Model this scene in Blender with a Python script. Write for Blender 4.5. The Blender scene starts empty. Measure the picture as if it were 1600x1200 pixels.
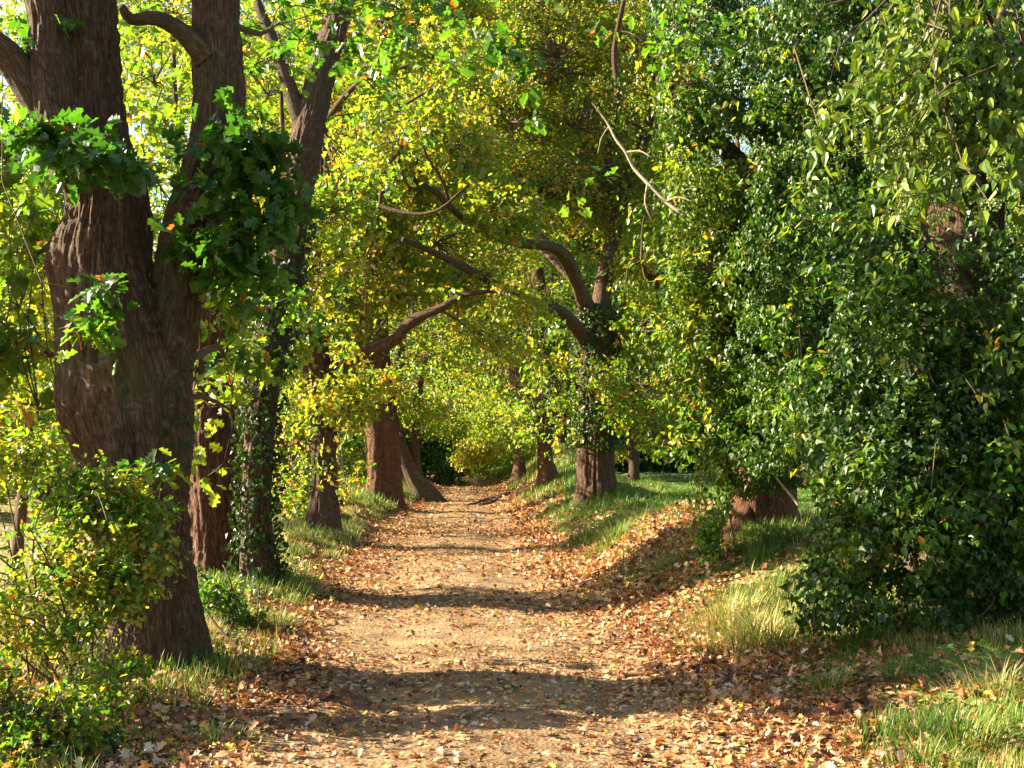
import bpy, math, random
import numpy as np
from mathutils import Vector

SC = bpy.context.scene
COL = SC.collection
RNG = np.random.default_rng(7)
R = math.radians

# ------------------------------------------------------------------ sun, camera numbers
SUN_EL, SUN_AZ = R(27.0), R(-79.0)          # azimuth from +Y, clockwise
SUN = np.array([math.sin(SUN_AZ)*math.cos(SUN_EL), math.cos(SUN_AZ)*math.cos(SUN_EL), math.sin(SUN_EL)])
F, PITCH, CZ = 1900.0, math.atan(100/1900.0), 1.6
CP, SP = math.cos(PITCH), math.sin(PITCH)

def W(px, py, Y):
    """point of the place seen at a spot of the photo, Y metres ahead"""
    u, v = (px-800)/F, (600-py)/F
    fwd, up = CP - v*SP, SP + v*CP
    k = Y/fwd
    return np.array([u*k, Y, CZ+up*k])

# ------------------------------------------------------------------ numpy noise
def _h(i, j, k, s):
    n = (i*374761393 + j*668265263 + k*2147483647 + s*974634777) & 0xffffffff
    n = ((n ^ (n >> 13))*1274126177) & 0xffffffff
    return ((n ^ (n >> 16)) & 0xffff)/65535.0
def vnoise(p, s=0):
    p = np.asarray(p, float)
    i = np.floor(p).astype(np.int64); f = p-i; f = f*f*(3-2*f)
    r = 0
    for a in (0, 1):
        wa = f[:, 0] if a else 1-f[:, 0]
        for b in (0, 1):
            wb = f[:, 1] if b else 1-f[:, 1]
            for c in (0, 1):
                wc = f[:, 2] if c else 1-f[:, 2]
                r = r + wa*wb*wc*_h(i[:, 0]+a, i[:, 1]+b, i[:, 2]+c, s)
    return r
def fbm(p, o=4, s=0):
    p = np.asarray(p, float); r = 0; a = 0.5; t = 0
    for k in range(o):
        r = r + a*vnoise(p*(2**k)+k*17.3, s+k); t += a; a *= .5
    return r/t
def nrm(v):
    return v/np.maximum(np.linalg.norm(v, axis=-1, keepdims=True), 1e-9)
def sstep(a, b, x):
    t = np.clip((x-a)/(b-a), 0, 1); return t*t*(3-2*t)

# ------------------------------------------------------------------ object helpers
def tag(o, label=None, cat=None, group=None, kind=None):
    if label: o['label'] = label
    if cat: o['category'] = cat
    if group: o['group'] = group
    if kind: o['kind'] = kind
    return o
def empty(name, loc, label=None, cat=None, group=None):
    o = bpy.data.objects.new(name, None); COL.objects.link(o); o.location = [float(x) for x in loc]
    o.empty_display_size = .3
    return tag(o, label, cat, group)
def raw_mesh(name, V, faces_flat, counts, mat, parent=None, attrs=None, smooth=False, mats=None, midx=None):
    """V in world space; attrs: name -> per-vertex floats (n,) or vectors (n,3)"""
    me = bpy.data.meshes.new(name)
    V = np.asarray(V, np.float32)
    if parent is not None:
        V = V - np.array(parent.matrix_basis.translation, np.float32) if parent.parent is None else V - np.array(parent.parent.matrix_basis.translation, np.float32)
    me.vertices.add(len(V)); me.vertices.foreach_set('co', V.ravel())
    ff = np.asarray(faces_flat, np.int32).ravel(); ct = np.asarray(counts, np.int32)
    me.loops.add(len(ff)); me.loops.foreach_set('vertex_index', ff)
    me.polygons.add(len(ct))
    st = np.concatenate([[0], np.cumsum(ct)[:-1]]).astype(np.int32)
    me.polygons.foreach_set('loop_start', st)
    me.polygons.foreach_set('use_smooth', np.full(len(ct), smooth))
    for k, a in (attrs or {}).items():
        a = np.asarray(a, np.float32)
        if a.ndim == 1:
            at = me.attributes.new(k, 'FLOAT', 'POINT'); at.data.foreach_set('value', a)
        else:
            at = me.attributes.new(k, 'FLOAT_VECTOR', 'POINT'); at.data.foreach_set('vector', a.ravel())
    me.update(calc_edges=True)
    for mm_ in (mats or [mat]): me.materials.append(mm_)
    if midx is not None: me.polygons.foreach_set('material_index', np.asarray(midx, np.int32))
    o = bpy.data.objects.new(name, me); COL.objects.link(o)
    if parent is not None: o.parent = parent
    return o

# ------------------------------------------------------------------ materials
class NT:
    def __init__(s, name):
        s.m = bpy.data.materials.new(name); s.m.use_nodes = True
        s.t = s.m.node_tree; s.t.nodes.clear()
        s.out = s.t.nodes.new('ShaderNodeOutputMaterial')
    def n(s, typ, ins=None, **kw):
        nd = s.t.nodes.new(typ)
        for k, v in kw.items(): setattr(nd, k, v)
        for k, v in (ins or {}).items():
            if isinstance(v, tuple) and len(v) == 2 and hasattr(v[0], 'outputs'):
                s.t.links.new(v[0].outputs[v[1]], nd.inputs[k])
            else: nd.inputs[k].default_value = v
        return nd
    def ramp(s, src, stops, interp='LINEAR'):
        nd = s.n('ShaderNodeValToRGB', {0: src}); cr = nd.color_ramp; cr.interpolation = interp
        while len(cr.elements) < len(stops): cr.elements.new(.5)
        for e, (p, c) in zip(cr.elements, stops):
            e.position = p; e.color = (c[0], c[1], c[2], 1)
        return nd
    def mix(s, f, a, b, mode='MIX'):
        nd = s.n('ShaderNodeMix', data_type='RGBA', blend_type=mode)
        for k, v in ((0, f), (6, a), (7, b)):
            if isinstance(v, tuple) and hasattr(v[0], 'outputs'): s.t.links.new(v[0].outputs[v[1]], nd.inputs[k])
            elif k == 0: nd.inputs[0].default_value = v
            else: nd.inputs[k].default_value = (*v, 1)
        return (nd, 2)
    def end(s, sh): s.t.links.new(sh.outputs[0], s.out.inputs['Surface']); return s.m

def leaf_mat(name, stops, trans=.45, rough=.42, tgain=1.5, spec=.5):
    t = NT(name)
    a = t.n('ShaderNodeAttribute', attribute_name='tint')
    col = t.ramp((a, 'Fac'), stops)
    g = t.n('ShaderNodeTexCoord'); nz = t.n('ShaderNodeTexNoise', {'Vector': (g, 'Object'), 'Scale': 30.0, 'Detail': 2.0})
    c2 = t.mix(.5, (col, 0), (t.ramp((nz, 0), [(.3, (.35, .35, .35)), (.7, (1, 1, 1))]), 0), 'MULTIPLY')
    p = t.n('ShaderNodeBsdfPrincipled', {'Base Color': c2, 'Roughness': rough, 'Specular IOR Level': spec})
    tg = t.mix(1.0, c2, (tgain*1.0, tgain*1.05, tgain*.55), 'MULTIPLY')
    tr = t.n('ShaderNodeBsdfTranslucent', {'Color': tg})
    ms = t.n('ShaderNodeMixShader', {0: trans, 1: (p, 0), 2: (tr, 0)})
    return t.end(ms)

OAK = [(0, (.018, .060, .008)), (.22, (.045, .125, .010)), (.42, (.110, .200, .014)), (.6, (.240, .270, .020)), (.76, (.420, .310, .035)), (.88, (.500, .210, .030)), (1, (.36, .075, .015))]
IVY = [(0, (.014, .036, .004)), (.4, (.036, .085, .006)), (.7, (.080, .140, .008)), (.9, (.19, .235, .015)), (1, (.45, .22, .04))]
LIT = [(0, (.06, .028, .016)), (.22, (.20, .075, .03)), (.42, (.42, .14, .04)), (.6, (.50, .23, .10)), (.8, (.60, .38, .22)), (.93, (.62, .47, .32)), (1, (.60, .42, .06))]
GRS = [(0, (.022, .085, .006)), (.4, (.075, .165, .012)), (.65, (.20, .26, .03)), (.85, (.42, .36, .13)), (1, (.50, .38, .18))]
M_OAK = leaf_mat('oak_leaf', OAK, trans=.5, tgain=1.75)
M_IVY = leaf_mat('ivy_leaf', IVY, trans=.25, rough=.42, tgain=1.8, spec=.30)
M_LIT = leaf_mat('dry_leaf', LIT, trans=.15, rough=.6, tgain=1.0, spec=.3)
M_GRS = leaf_mat('grass_blade', GRS, trans=.30, rough=.5, tgain=1.2, spec=.35)
M_BER = leaf_mat('ivy_berry', [(0, (.10, .17, .02)), (1, (.26, .30, .04))], trans=.1)

def bark_mat(name, dark, mid, light, moss, mamt=.35, scale=1.0, bump=1.0):
    t = NT(name)
    a = t.n('ShaderNodeAttribute', attribute_name='bark')
    tc = (a, 'Vector')
    nz = t.n('ShaderNodeTexNoise', {'Vector': tc, 'Scale': 3.0, 'Detail': 4.0})
    mp = t.n('ShaderNodeMapping', {'Vector': tc, 'Scale': (42*scale, 42*scale, 6.0*scale)})
    ad = t.n('ShaderNodeVectorMath', {0: (mp, 0), 1: t_scale(t, nz, 4.0)}, operation='ADD')
    vo = t.n('ShaderNodeTexVoronoi', {'Vector': (ad, 0), 'Scale': 1.0}, feature='DISTANCE_TO_EDGE')
    fis = t.ramp((vo, 0), [(0, (0, 0, 0)), (.16, (.6, .6, .6)), (.5, (1, 1, 1))])
    n2 = t.n('ShaderNodeTexNoise', {'Vector': (mp, 0), 'Scale': 3.0, 'Detail': 6.0, 'Roughness': .7})
    hgt = t.mix(.7, (fis, 0), (n2, 0))
    colr = t.ramp((hgt[0], 2), [(.12, dark), (.5, mid), (.82, light)])
    n3 = t.n('ShaderNodeTexNoise', {'Vector': tc, 'Scale': 1.7, 'Detail': 5.0})
    mm = t.ramp((n3, 0), [(.5, (0, 0, 0)), (.66, (mamt, mamt, mamt))])
    c2 = t.mix((mm, 0), (colr, 0), moss)
    n4 = t.n('ShaderNodeTexNoise', {'Vector': tc, 'Scale': 9.0, 'Detail': 8.0, 'Roughness': .75})
    lm = t.ramp((n4, 0), [(.56, (0, 0, 0)), (.66, (.5, .5, .5))])
    c3 = t.mix((lm, 0), c2, (.20, .19, .14))
    bp = t.n('ShaderNodeBump', {'Height': hgt, 'Strength': .95, 'Distance': .045*bump})
    p = t.n('ShaderNodeBsdfPrincipled', {'Base Color': c3, 'Roughness': .85, 'Specular IOR Level': .25, 'Normal': (bp, 0)})
    return t.end(p)
def t_scale(t, nz, k):
    v = t.n('ShaderNodeVectorMath', {0: (nz, 'Color'), 'Scale': k}, operation='SCALE'); return (v, 0)
M_BARK = bark_mat('oak_bark', (.011, .006, .0035), (.085, .044, .023), (.22, .125, .07), (.055, .07, .02))
M_BARKR = bark_mat('red_oak_bark', (.014, .006, .003), (.105, .040, .017), (.24, .105, .047), (.08, .07, .02), .2)
M_TWIG = bark_mat('twig_bark', (.03, .02, .012), (.10, .062, .036), (.2, .14, .09), (.06, .07, .03), .2, 4, .15)
M_DEAD = bark_mat('dead_wood', (.12, .09, .06), (.34, .27, .19), (.55, .46, .34), (.2, .2, .12), .1, 3, .2)

# ------------------------------------------------------------------ terrain
PCY = [-10, 0, 6, 10, 15, 20, 30, 43, 60, 80, 200]
PCX = [.1, .1, .0, -.16, -.70, -.95, -1.28, -1.55, -2.3, -4.5, -20]
def pc(Y): return np.interp(Y, PCY, PCX)
def hw(Y): return np.interp(Y, [0, 7, 12, 20, 45, 80], [1.55, 1.6, 1.62, 1.6, 1.45, 1.4])
def height(x, Y):
    x = np.asarray(x, float); Y = np.asarray(Y, float)
    d = x-pc(Y)
    w = hw(Y)
    wob = .28*(fbm(np.stack([x*0, Y*.55, x*0], -1).reshape(-1, 3), 3, 5).reshape(Y.shape)-.5)
    dr, dl = d-w-wob, -d-w-wob
    HB = np.interp(Y, [0, 5, 7, 9, 11.5, 13.5, 15.5, 18, 21, 25, 32, 38, 44, 52, 62, 90], [.16, .18, .22, .30, .52, .70, .84, .55, .42, .50, .62, .85, 1.5, 1.6, 1.2, .4])
    WB = np.interp(Y, [0, 12, 16, 25, 44, 60], [2.6, 1.7, 1.5, 1.6, 2.2, 3])
    right = HB*sstep(-.25, WB, dr)
    base_r = np.interp(Y, [0, 16, 25, 34, 80], [.1, .05, -.35, -.3, 0.1])
    e0 = np.interp(Y, [18, 26, 70], [.7, .1, .1]); e1 = np.interp(Y, [18, 26, 70], [3.2, 1.3, 1.2])
    dq = sstep(0, 1, (dr-WB-e0)/(e1-e0)); right = right*(1-dq) + base_r*dq
    HL = np.interp(Y, [0, 8, 11, 14, 20, 31, 38, 50], [.03, .04, .08, .14, .24, .34, .34, .2])
    DL = np.interp(Y, [0, 14, 30, 60], [1.25, 1.1, .75, .3])
    left = HL*sstep(-.15, .8, dl) - DL*sstep(1.4, 6.5, dl)
    far = np.interp(Y, [0, 46, 60, 90, 300], [0, 0, -.25, -.3, 0])
    z = np.where(d > 0, right, left) + far*(1-sstep(0, 3, np.abs(d)-w)*(Y < 70))
    P = np.stack([x, Y, x*0], -1).reshape(-1, 3)
    off = sstep(-.3, 1.0, np.maximum(dr, dl))
    z = z + (fbm(P*1.3, 4, 11).reshape(x.shape)-.5)*(.03+.26*off) + (fbm(P*7, 3, 23).reshape(x.shape)-.5)*(.02+.05*off)
    z = z + (fbm(P*.06, 3, 31).reshape(x.shape)-.5)*2.2*sstep(14, 60, np.abs(d))
    z = z - .035*np.exp(-((np.abs(d)-.75)/.3)**2)*(1-off)
    return z
def H(x, y): return float(height(np.array([x]), np.array([y]))[0])

# surface cover: 0 bare soil .. ; grassiness and leaf litter, as fields over the ground
def cover(x, Y):
    d = x-pc(Y); w = hw(Y); P = np.stack([x, Y, x*0], -1).reshape(-1, 3)
    n = fbm(P*.8, 3, 41).reshape(x.shape); n2 = fbm(P*.35, 3, 47).reshape(x.shape)
    dr, dl = d-w, -d-w
    gl = sstep(.0, .35, dl+(n-.5)*.5)*(1-.45*sstep(1.5, 3, dl))*np.interp(Y, [0, 9, 12, 16, 60], [.12, .25, .8, 1, 1])
    gr = sstep(.15, 1.1, dr+(n-.5)*.9)*np.interp(Y, [0, 9, 13, 18, 60], [.9, .9, .7, .95, 1])
    mound = np.exp(-(((x-2.25)/.9)**2+((Y-15.2)/1.6)**2))
    gr = gr*(1-.9*mound)
    g = np.where(d > 0, gr, gl)*sstep(.22, .48, n2+.15)
    far = sstep(6, 9, dr)
    g = np.maximum(g, far)
    lit = np.clip(.17+.88*np.exp(-((dr-.2)/.8)**2)+.6*np.exp(-((dl-.3)/.9)**2)+mound*1.0, 0, 1)
    lit = np.where(np.abs(d) < w, lit*sstep(.25, .6, n+.15*(np.abs(d)/w)), lit)
    lit = np.maximum(lit, .85*sstep(.4, 1.6, dl)) * np.where(dr > 6, .1, 1)
    return g, lit

def make_ground():
    def axis(vals):
        out = []
        for a, b, s in vals: out += list(np.arange(a, b, s))
        return np.array(out+[vals[-1][1]])
    xs = axis([(-260, -60, 10), (-60, -20, 2), (-20, -6, .4), (-6, 5, .07), (5, 14, .3), (14, 60, 2), (60, 260, 10)])
    ys = axis([(-30, 3, 1.0), (3, 18, .08), (18, 34, .15), (34, 60, .3), (60, 120, 1.5), (120, 420, 12)])
    X, Y = np.meshgrid(xs, ys)
    Z = height(X, Y)
    V = np.stack([X, Y, Z], -1).reshape(-1, 3)
    nx, ny = len(xs), len(ys)
    i = np.arange(nx*ny).reshape(ny, nx)
    Q = np.stack([i[:-1, :-1], i[:-1, 1:], i[1:, 1:], i[1:, :-1]], -1).reshape(-1, 4)
    g, l = cover(X, Y)
    dd = np.abs(X-pc(Y))
    nb = fbm(np.stack([X, Y, X*0], -1).reshape(-1, 3)*2.2, 3, 91).reshape(X.shape)
    path = 1-sstep(-.12, .14, dd-hw(Y)-(nb-.5)*.6)
    t = NT('ground_soil')
    tc = t.n('ShaderNodeTexCoord')
    ag = t.n('ShaderNodeAttribute', attribute_name='grassy'); al = t.n('ShaderNodeAttribute', attribute_name='litter'); ap = t.n('ShaderNodeAttribute', attribute_name='path')
    n1 = t.n('ShaderNodeTexNoise', {'Vector': (tc, 'Object'), 'Scale': 2.4, 'Detail': 8.0, 'Roughness': .65})
    n2 = t.n('ShaderNodeTexNoise', {'Vector': (tc, 'Object'), 'Scale': 45.0, 'Detail': 5.0, 'Roughness': .7})
    soil = t.ramp((n1, 0), [(.3, (.15, .088, .044)), (.55, (.28, .178, .088)), (.75, (.40, .275, .145))])
    soil2 = t.mix(.55, (soil, 0), (t.ramp((n2, 0), [(.35, (.45, .42, .38)), (.62, (1, 1, 1))]), 0), 'MULTIPLY')
    n5 = t.n('ShaderNodeTexNoise', {'Vector': (tc, 'Object'), 'Scale': .9, 'Detail': 4.0, 'Roughness': .6, 'Distortion': .6})
    soil2 = t.mix(.8, soil2, (t.ramp((n5, 0), [(.38, (.58, .54, .50)), (.56, (1, 1, 1))]), 0), 'MULTIPLY')
    dirt = t.ramp((n1, 0), [(.3, (.06, .036, .02)), (.7, (.17, .10, .05))])
    base = t.mix((ap, 'Fac'), (dirt, 0), soil2)
    gcol = t.ramp((n2, 0), [(.3, (.035, .085, .012)), (.55, (.10, .17, .02)), (.75, (.24, .24, .07))])
    b2 = t.mix((ag, 'Fac'), base, (gcol, 0))
    vo = t.n('ShaderNodeTexVoronoi', {'Vector': (tc, 'Object'), 'Scale': 17.0}, feature='F1')
    sep = t.n('ShaderNodeSeparateColor', {0: (vo, 'Color')})
    lc = t.ramp((sep, 1), [(0, (.16, .06, .025)), (.4, (.38, .17, .06)), (.75, (.55, .32, .13)), (1, (.60, .42, .14))])
    lt = t.n('ShaderNodeMath', {0: (al, 'Fac'), 1: .75}, operation='MULTIPLY')
    gt = t.n('ShaderNodeMath', {0: (sep, 0), 1: (lt, 0)}, operation='LESS_THAN')
    dm = t.n('ShaderNodeMath', {0: (vo, 'Distance'), 1: .48}, operation='LESS_THAN')
    mk = t.n('ShaderNodeMath', {0: (gt, 0), 1: (dm, 0)}, operation='MULTIPLY')
    b3 = t.mix((mk, 0), b2, (lc, 0))
    vs = t.n('ShaderNodeTexVoronoi', {'Vector': (tc, 'Object'), 'Scale': 38.0}, feature='F1')
    hh = t.mix(.5, (n2, 0), (vs, 0))
    bp = t.n('ShaderNodeBump', {'Height': hh, 'Strength': .8, 'Distance': .025})
    p = t.n('ShaderNodeBsdfPrincipled', {'Base Color': b3, 'Roughness': .9, 'Specular IOR Level': .2, 'Normal': (bp, 0)})
    m = t.end(p)
    return V, Q, m, dict(grassy=g.ravel(), litter=l.ravel(), path=path.ravel()), path
V, Q, M_GROUND, at, pth = make_ground()
fm = pth.ravel()[Q].mean(1) > .5
fm &= (V[Q][:, :, 1].mean(1) > -5) & (V[Q][:, :, 1].mean(1) < 120)
def sub(Qs, name, label):
    u, inv = np.unique(Qs, return_inverse=True)
    return tag(raw_mesh(name, V[u], inv.ravel(), np.full(len(Qs), 4), M_GROUND, None, {k: v[u] for k, v in at.items()}, True), label, kind='structure')
sub(Q[~fm], 'ground', 'verges, banks and fields strewn with leaves and grass')
sub(Q[fm], 'path', 'bare earth path strewn with fallen leaves')

# ------------------------------------------------------------------ keep the sun on the path where the photo has it
def reject(c, rng, p=.9):
    """true where a spray would shade a patch the photograph shows sunlit"""
    k = c[:, 2]/SUN[2]
    g = c - SUN*k[:, None]
    d = g[:, 0]-pc(g[:, 1]); y = g[:, 1]
    lit = (y > 3) & (y < 7.15) | (y > 9.3) & (y < 12.1) | (y > 14.9) & (y < 24.3) | (y > 25.5) & (y < 60)
    half = (y > 12.1) & (y < 14.9)
    inp = (d > -1.5) & (d < 2.2)
    r = rng.random(len(c))
    out = inp & ((lit & (r < p)) | (half & (r < .25)))
    for xt, y0, y1, z0, z1, pp, tm in ((1.8, 10.8, 13.8, 1.0, 6.5, .94, .3), (2.6, 6.6, 8.2, 2.7, 4.8, .95, .3), (2.4, 8.2, 11.5, .6, 6, .5, .3), (1.7, 22, 26, 1.0, 5, .7, .3), (3.4, 9, 11, 3, 6, .5, .3),
                                   (4.0, 25, 85, -.4, 2.4, .82, 2.5), (1.0, 40, 64, .2, 3.5, .7, 3), (-3.4, 15, 62, 1.5, 10, .62, 2.5), (0, 18, 95, 2, 11, .55, 5), (3, 40, 95, 2, 14, .4, 8), (-3.2, 14, 31, -.1, .9, .55, 1.2)):
        t = (xt-c[:, 0])/-SUN[0]; q = c-SUN*t[:, None]
        out |= (t > tm) & (q[:, 1] > y0) & (q[:, 1] < y1) & (q[:, 2] > z0) & (q[:, 2] < z1) & (rng.random(len(c)) < pp)
    return out

# ------------------------------------------------------------------ leaf templates
def mirror_leaf(mid, right, polys, nm):
    """mid: midrib pts (0,y); right: outline; polys index mid as 0..nm-1 and right as nm.."""
    k = len(right)
    pts = [(0, y) for y in mid] + list(right) + [(-x, y) for x, y in right]
    fs = [tuple(p) for p in polys] + [tuple((i if i < nm else i+k) for i in reversed(p)) for p in polys]
    v = np.array([(x, y, .28*abs(x)-.22*y*y+.03*math.sin(9*y)) for x, y in pts])
    return v, fs
LOBED = mirror_leaf([0, .36, .68, 1], [(.10, .10), (.33, .26), (.15, .40), (.44, .55), (.18, .70), (.27, .88)],
                    [(4, 5, 6), (0, 4, 6, 1), (6, 7, 8), (1, 6, 8, 2), (8, 9, 3), (2, 8, 3)], 4)
MIDL = mirror_leaf([0, 1], [(.34, .28), (.15, .46), (.38, .68)], [(0, 2, 3), (0, 3, 1), (3, 4, 1)], 2)
FARL = mirror_leaf([0, 1], [(.36, .5)], [(0, 2, 1)], 2)
IVYL = mirror_leaf([0, 1], [(.30, -.10), (.50, .28), (.27, .45)], [(0, 2, 3), (0, 3, 4), (0, 4, 1)], 2)
OVATE = mirror_leaf([0, 1], [(.20, .10), (.27, .38), (.14, .74)], [(0, 2, 3), (0, 3, 4, 1)], 2)
DRYL = (LOBED[0]*[1, 1, 0]+np.stack([LOBED[0][:, 0]*0, LOBED[0][:, 0]*0, .55*np.abs(LOBED[0][:, 0])**1.3-.25*(LOBED[0][:, 1]-.5)**2], -1), LOBED[1])
DRYF = (MIDL[0]*[1, 1, 0]+np.stack([MIDL[0][:, 0]*0, MIDL[0][:, 0]*0, .5*np.abs(MIDL[0][:, 0])], -1), MIDL[1])

def leaf_arrays(tpl, P, D, N, S, tint):
    tv, tf = tpl; n = len(P); k = len(tv)
    D = nrm(D); N = nrm(N-(N*D).sum(-1, keepdims=True)*D); X = np.cross(D, N)
    V = P[:, None]+S[:, None, None]*(tv[None, :, 0, None]*X[:, None]+tv[None, :, 1, None]*D[:, None]+tv[None, :, 2, None]*N[:, None])
    flat = np.array([i for f in tf for i in f]); cnt = np.array([len(f) for f in tf])
    F_ = (flat[None]+(np.arange(n)*k)[:, None]).ravel()
    return V.reshape(-1, 3), F_, np.tile(cnt, n), np.repeat(tint, k)
class Bag:
    """collects leaf arrays for ONE object"""
    def __init__(s): s.v, s.f, s.c, s.t, s.n = [], [], [], [], 0
    def add(s, a):
        s.v.append(a[0]); s.f.append(a[1]+s.n); s.c.append(a[2]); s.t.append(a[3]); s.n += len(a[0])
    def build(s, name, mat, parent=None):
        if not s.v: return None
        return raw_mesh(name, np.concatenate(s.v), np.concatenate(s.f), np.concatenate(s.c), mat, parent, {'tint': np.concatenate(s.t)})

NLEAF = 0
def spray_leaves(rng, C, n, rad, size, tint, tvar, tpl, droop=.35, flat=1.0, out=None):
    """n leaves round every spray centre C, on a few twiglets each"""
    global NLEAF
    m = len(C)
    if m == 0: return np.zeros((0, 3)), None
    K = 5
    T = rng.normal(size=(m, K, 3)); T[:, :, 2] *= .45
    if out is not None: T += .8*out[:, None]
    T = nrm(T)
    si = np.repeat(np.arange(m), n); ki = rng.integers(0, K, m*n)
    t = T[si, ki]; u = rng.random(m*n)**.7
    P = C[si]+t*(u*rad)[:, None]+rng.normal(size=(m*n, 3))*rad*.13
    P[:, 2] -= .25*rad*u*u
    D = t*.6+rng.normal(size=(m*n, 3))*.6; D[:, 2] -= droop
    N = rng.normal(size=(m*n, 3))*.75; N[:, 2] += flat
    N += SUN*.45
    S = size*rng.uniform(.6, 1.25, m*n)
    ct = tint+rng.normal(size=m)*tvar
    ti = np.clip(ct[si]+rng.normal(size=m*n)*tvar*.75, 0, .9)
    r = rng.random(m*n); ti = np.where(r < .012, rng.uniform(.86, 1, m*n), ti)
    NLEAF += m*n
    return (C, leaf_arrays(tpl, P, D, N, S, ti))

# ------------------------------------------------------------------ tubes
def catmull(P, step):
    P = np.asarray(P, float); Pe = np.vstack([2*P[0]-P[1], P, 2*P[-1]-P[-2]]); out = []
    for i in range(len(P)-1):
        a, b, c, d = Pe[i:i+4]
        k = max(2, int(np.linalg.norm((c-b)[:3])/step))
        for t in np.arange(k)/k:
            out.append(.5*((2*b)+(-a+c)*t+(2*a-5*b+4*c-d)*t*t+(-a+3*b-3*c+d)*t**3))
    out.append(P[-1]); return np.array(out)
def tube_arrays(pts, seg=24, step=.12, lump=.12, flute=0.0, ridge=0.0, seed=0, bumps=(), cap=True):
    """pts: (x,y,z,r) rows"""
    C = catmull(pts, step); c, r = C[:, :3], np.maximum(C[:, 3], .002)
    T = nrm(np.gradient(c, axis=0)); n = len(c)
    U = np.zeros((n, 3)); u = np.cross(T[0], [0, 1, 0.03]); u = nrm(u if np.linalg.norm(u) > .1 else np.cross(T[0], [1, 0, 0])); 
    for i in range(n):
        u = nrm(u-np.dot(u, T[i])*T[i]); U[i] = u
    Wv = np.cross(T, U)
    L = np.concatenate([[0], np.cumsum(np.linalg.norm(np.diff(c, axis=0), axis=1))])
    a = np.linspace(0, 2*np.pi, seg, endpoint=False)
    ca, sa = np.cos(a), np.sin(a)
    dirv = U[:, None]*ca[None, :, None]+Wv[:, None]*sa[None, :, None]
    q = np.stack([ca[None]*1.6+0*L[:, None], sa[None]*1.6+0*L[:, None], L[:, None]*.55/max(r.max(), .05)*.35+0*ca[None]], -1).reshape(-1, 3)
    f = (fbm(q+seed*3.1, 3, seed).reshape(n, seg)-.5)*2
    rr = r[:, None]*(1+lump*f)
    if flute:
        fl = np.abs(np.sin(a[None]*2.5+seed+.5*np.sin(L[:, None]*.6)))-.5
        base = np.exp(-L[:, None]/(1.6*r[0])) if flute > 0 else 1
        rr = rr*(1+abs(flute)*fl*(base+.15))
    fine = (vnoise(np.stack([np.broadcast_to(ca*r.max()*16, (n, seg)), np.broadcast_to(sa*r.max()*16, (n, seg)), np.broadcast_to((L*3.5)[:, None], (n, seg))], -1).reshape(-1, 3), seed+9).reshape(n, seg)-.5)
    rr = rr+fine*np.minimum(.05, r[:, None]*.14)
    V = c[:, None]+dirv*rr[:, :, None]
    if ridge:
        R0 = r.mean(); w1 = (fbm(np.stack([np.broadcast_to(ca*R0*4, (n, seg)), np.broadcast_to(sa*R0*4, (n, seg)), np.broadcast_to((L*3)[:, None], (n, seg))], -1).reshape(-1, 3), 2, seed+4).reshape(n, seg)-.5)
        q = np.stack([np.broadcast_to(ca*R0*30, (n, seg))+w1*3.2, np.broadcast_to(sa*R0*30, (n, seg))+w1*3.2, np.broadcast_to((L*5.2)[:, None], (n, seg))], -1).reshape(-1, 3)
        rg = np.abs(vnoise(q, seed+31)*2-1).reshape(n, seg); rg2 = np.abs(vnoise(q*[2.1, 2.1, 2.6], seed+37)*2-1).reshape(n, seg)
        rr = rr-ridge*(1-sstep(0, .5, rg))-ridge*.4*(1-sstep(0, .5, rg2))
    V = c[:, None]+dirv*rr[:, :, None]
    for (bp, br, bh) in bumps:
        bp = np.array(bp); dd = np.linalg.norm(V-bp, axis=-1); V = V+dirv*(bh*np.exp(-(dd/br)**2))[:, :, None]
    B = np.stack([np.broadcast_to(ca*r.mean(), (n, seg)), np.broadcast_to(sa*r.mean(), (n, seg)), np.broadcast_to(L[:, None], (n, seg))], -1)+seed*1.7
    i = np.arange(n*seg).reshape(n, seg); j = np.roll(i, -1, 1)
    Qd = np.stack([i[:-1], j[:-1], j[1:], i[1:]], -1).reshape(-1, 4)
    V = V.reshape(-1, 3); B = B.reshape(-1, 3); fl_ = Qd.ravel(); ct = np.full(len(Qd), 4)
    if cap:
        V = np.vstack([V, c[-1]+T[-1]*r[-1]*.4]); B = np.vstack([B, B[-1]])
        k = len(V)-1; tri = np.stack([i[-1], j[-1], np.full(seg, k)], -1)
        fl_ = np.concatenate([fl_, tri.ravel()]); ct = np.concatenate([ct, np.full(seg, 3)])
    return V, fl_, ct, B
def tube(name, pts, mat, parent=None, **kw):
    V, f, c, B = tube_arrays(pts, **kw)
    return raw_mesh(name, V, f, c, mat, parent, {'bark': B}, True)
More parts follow.
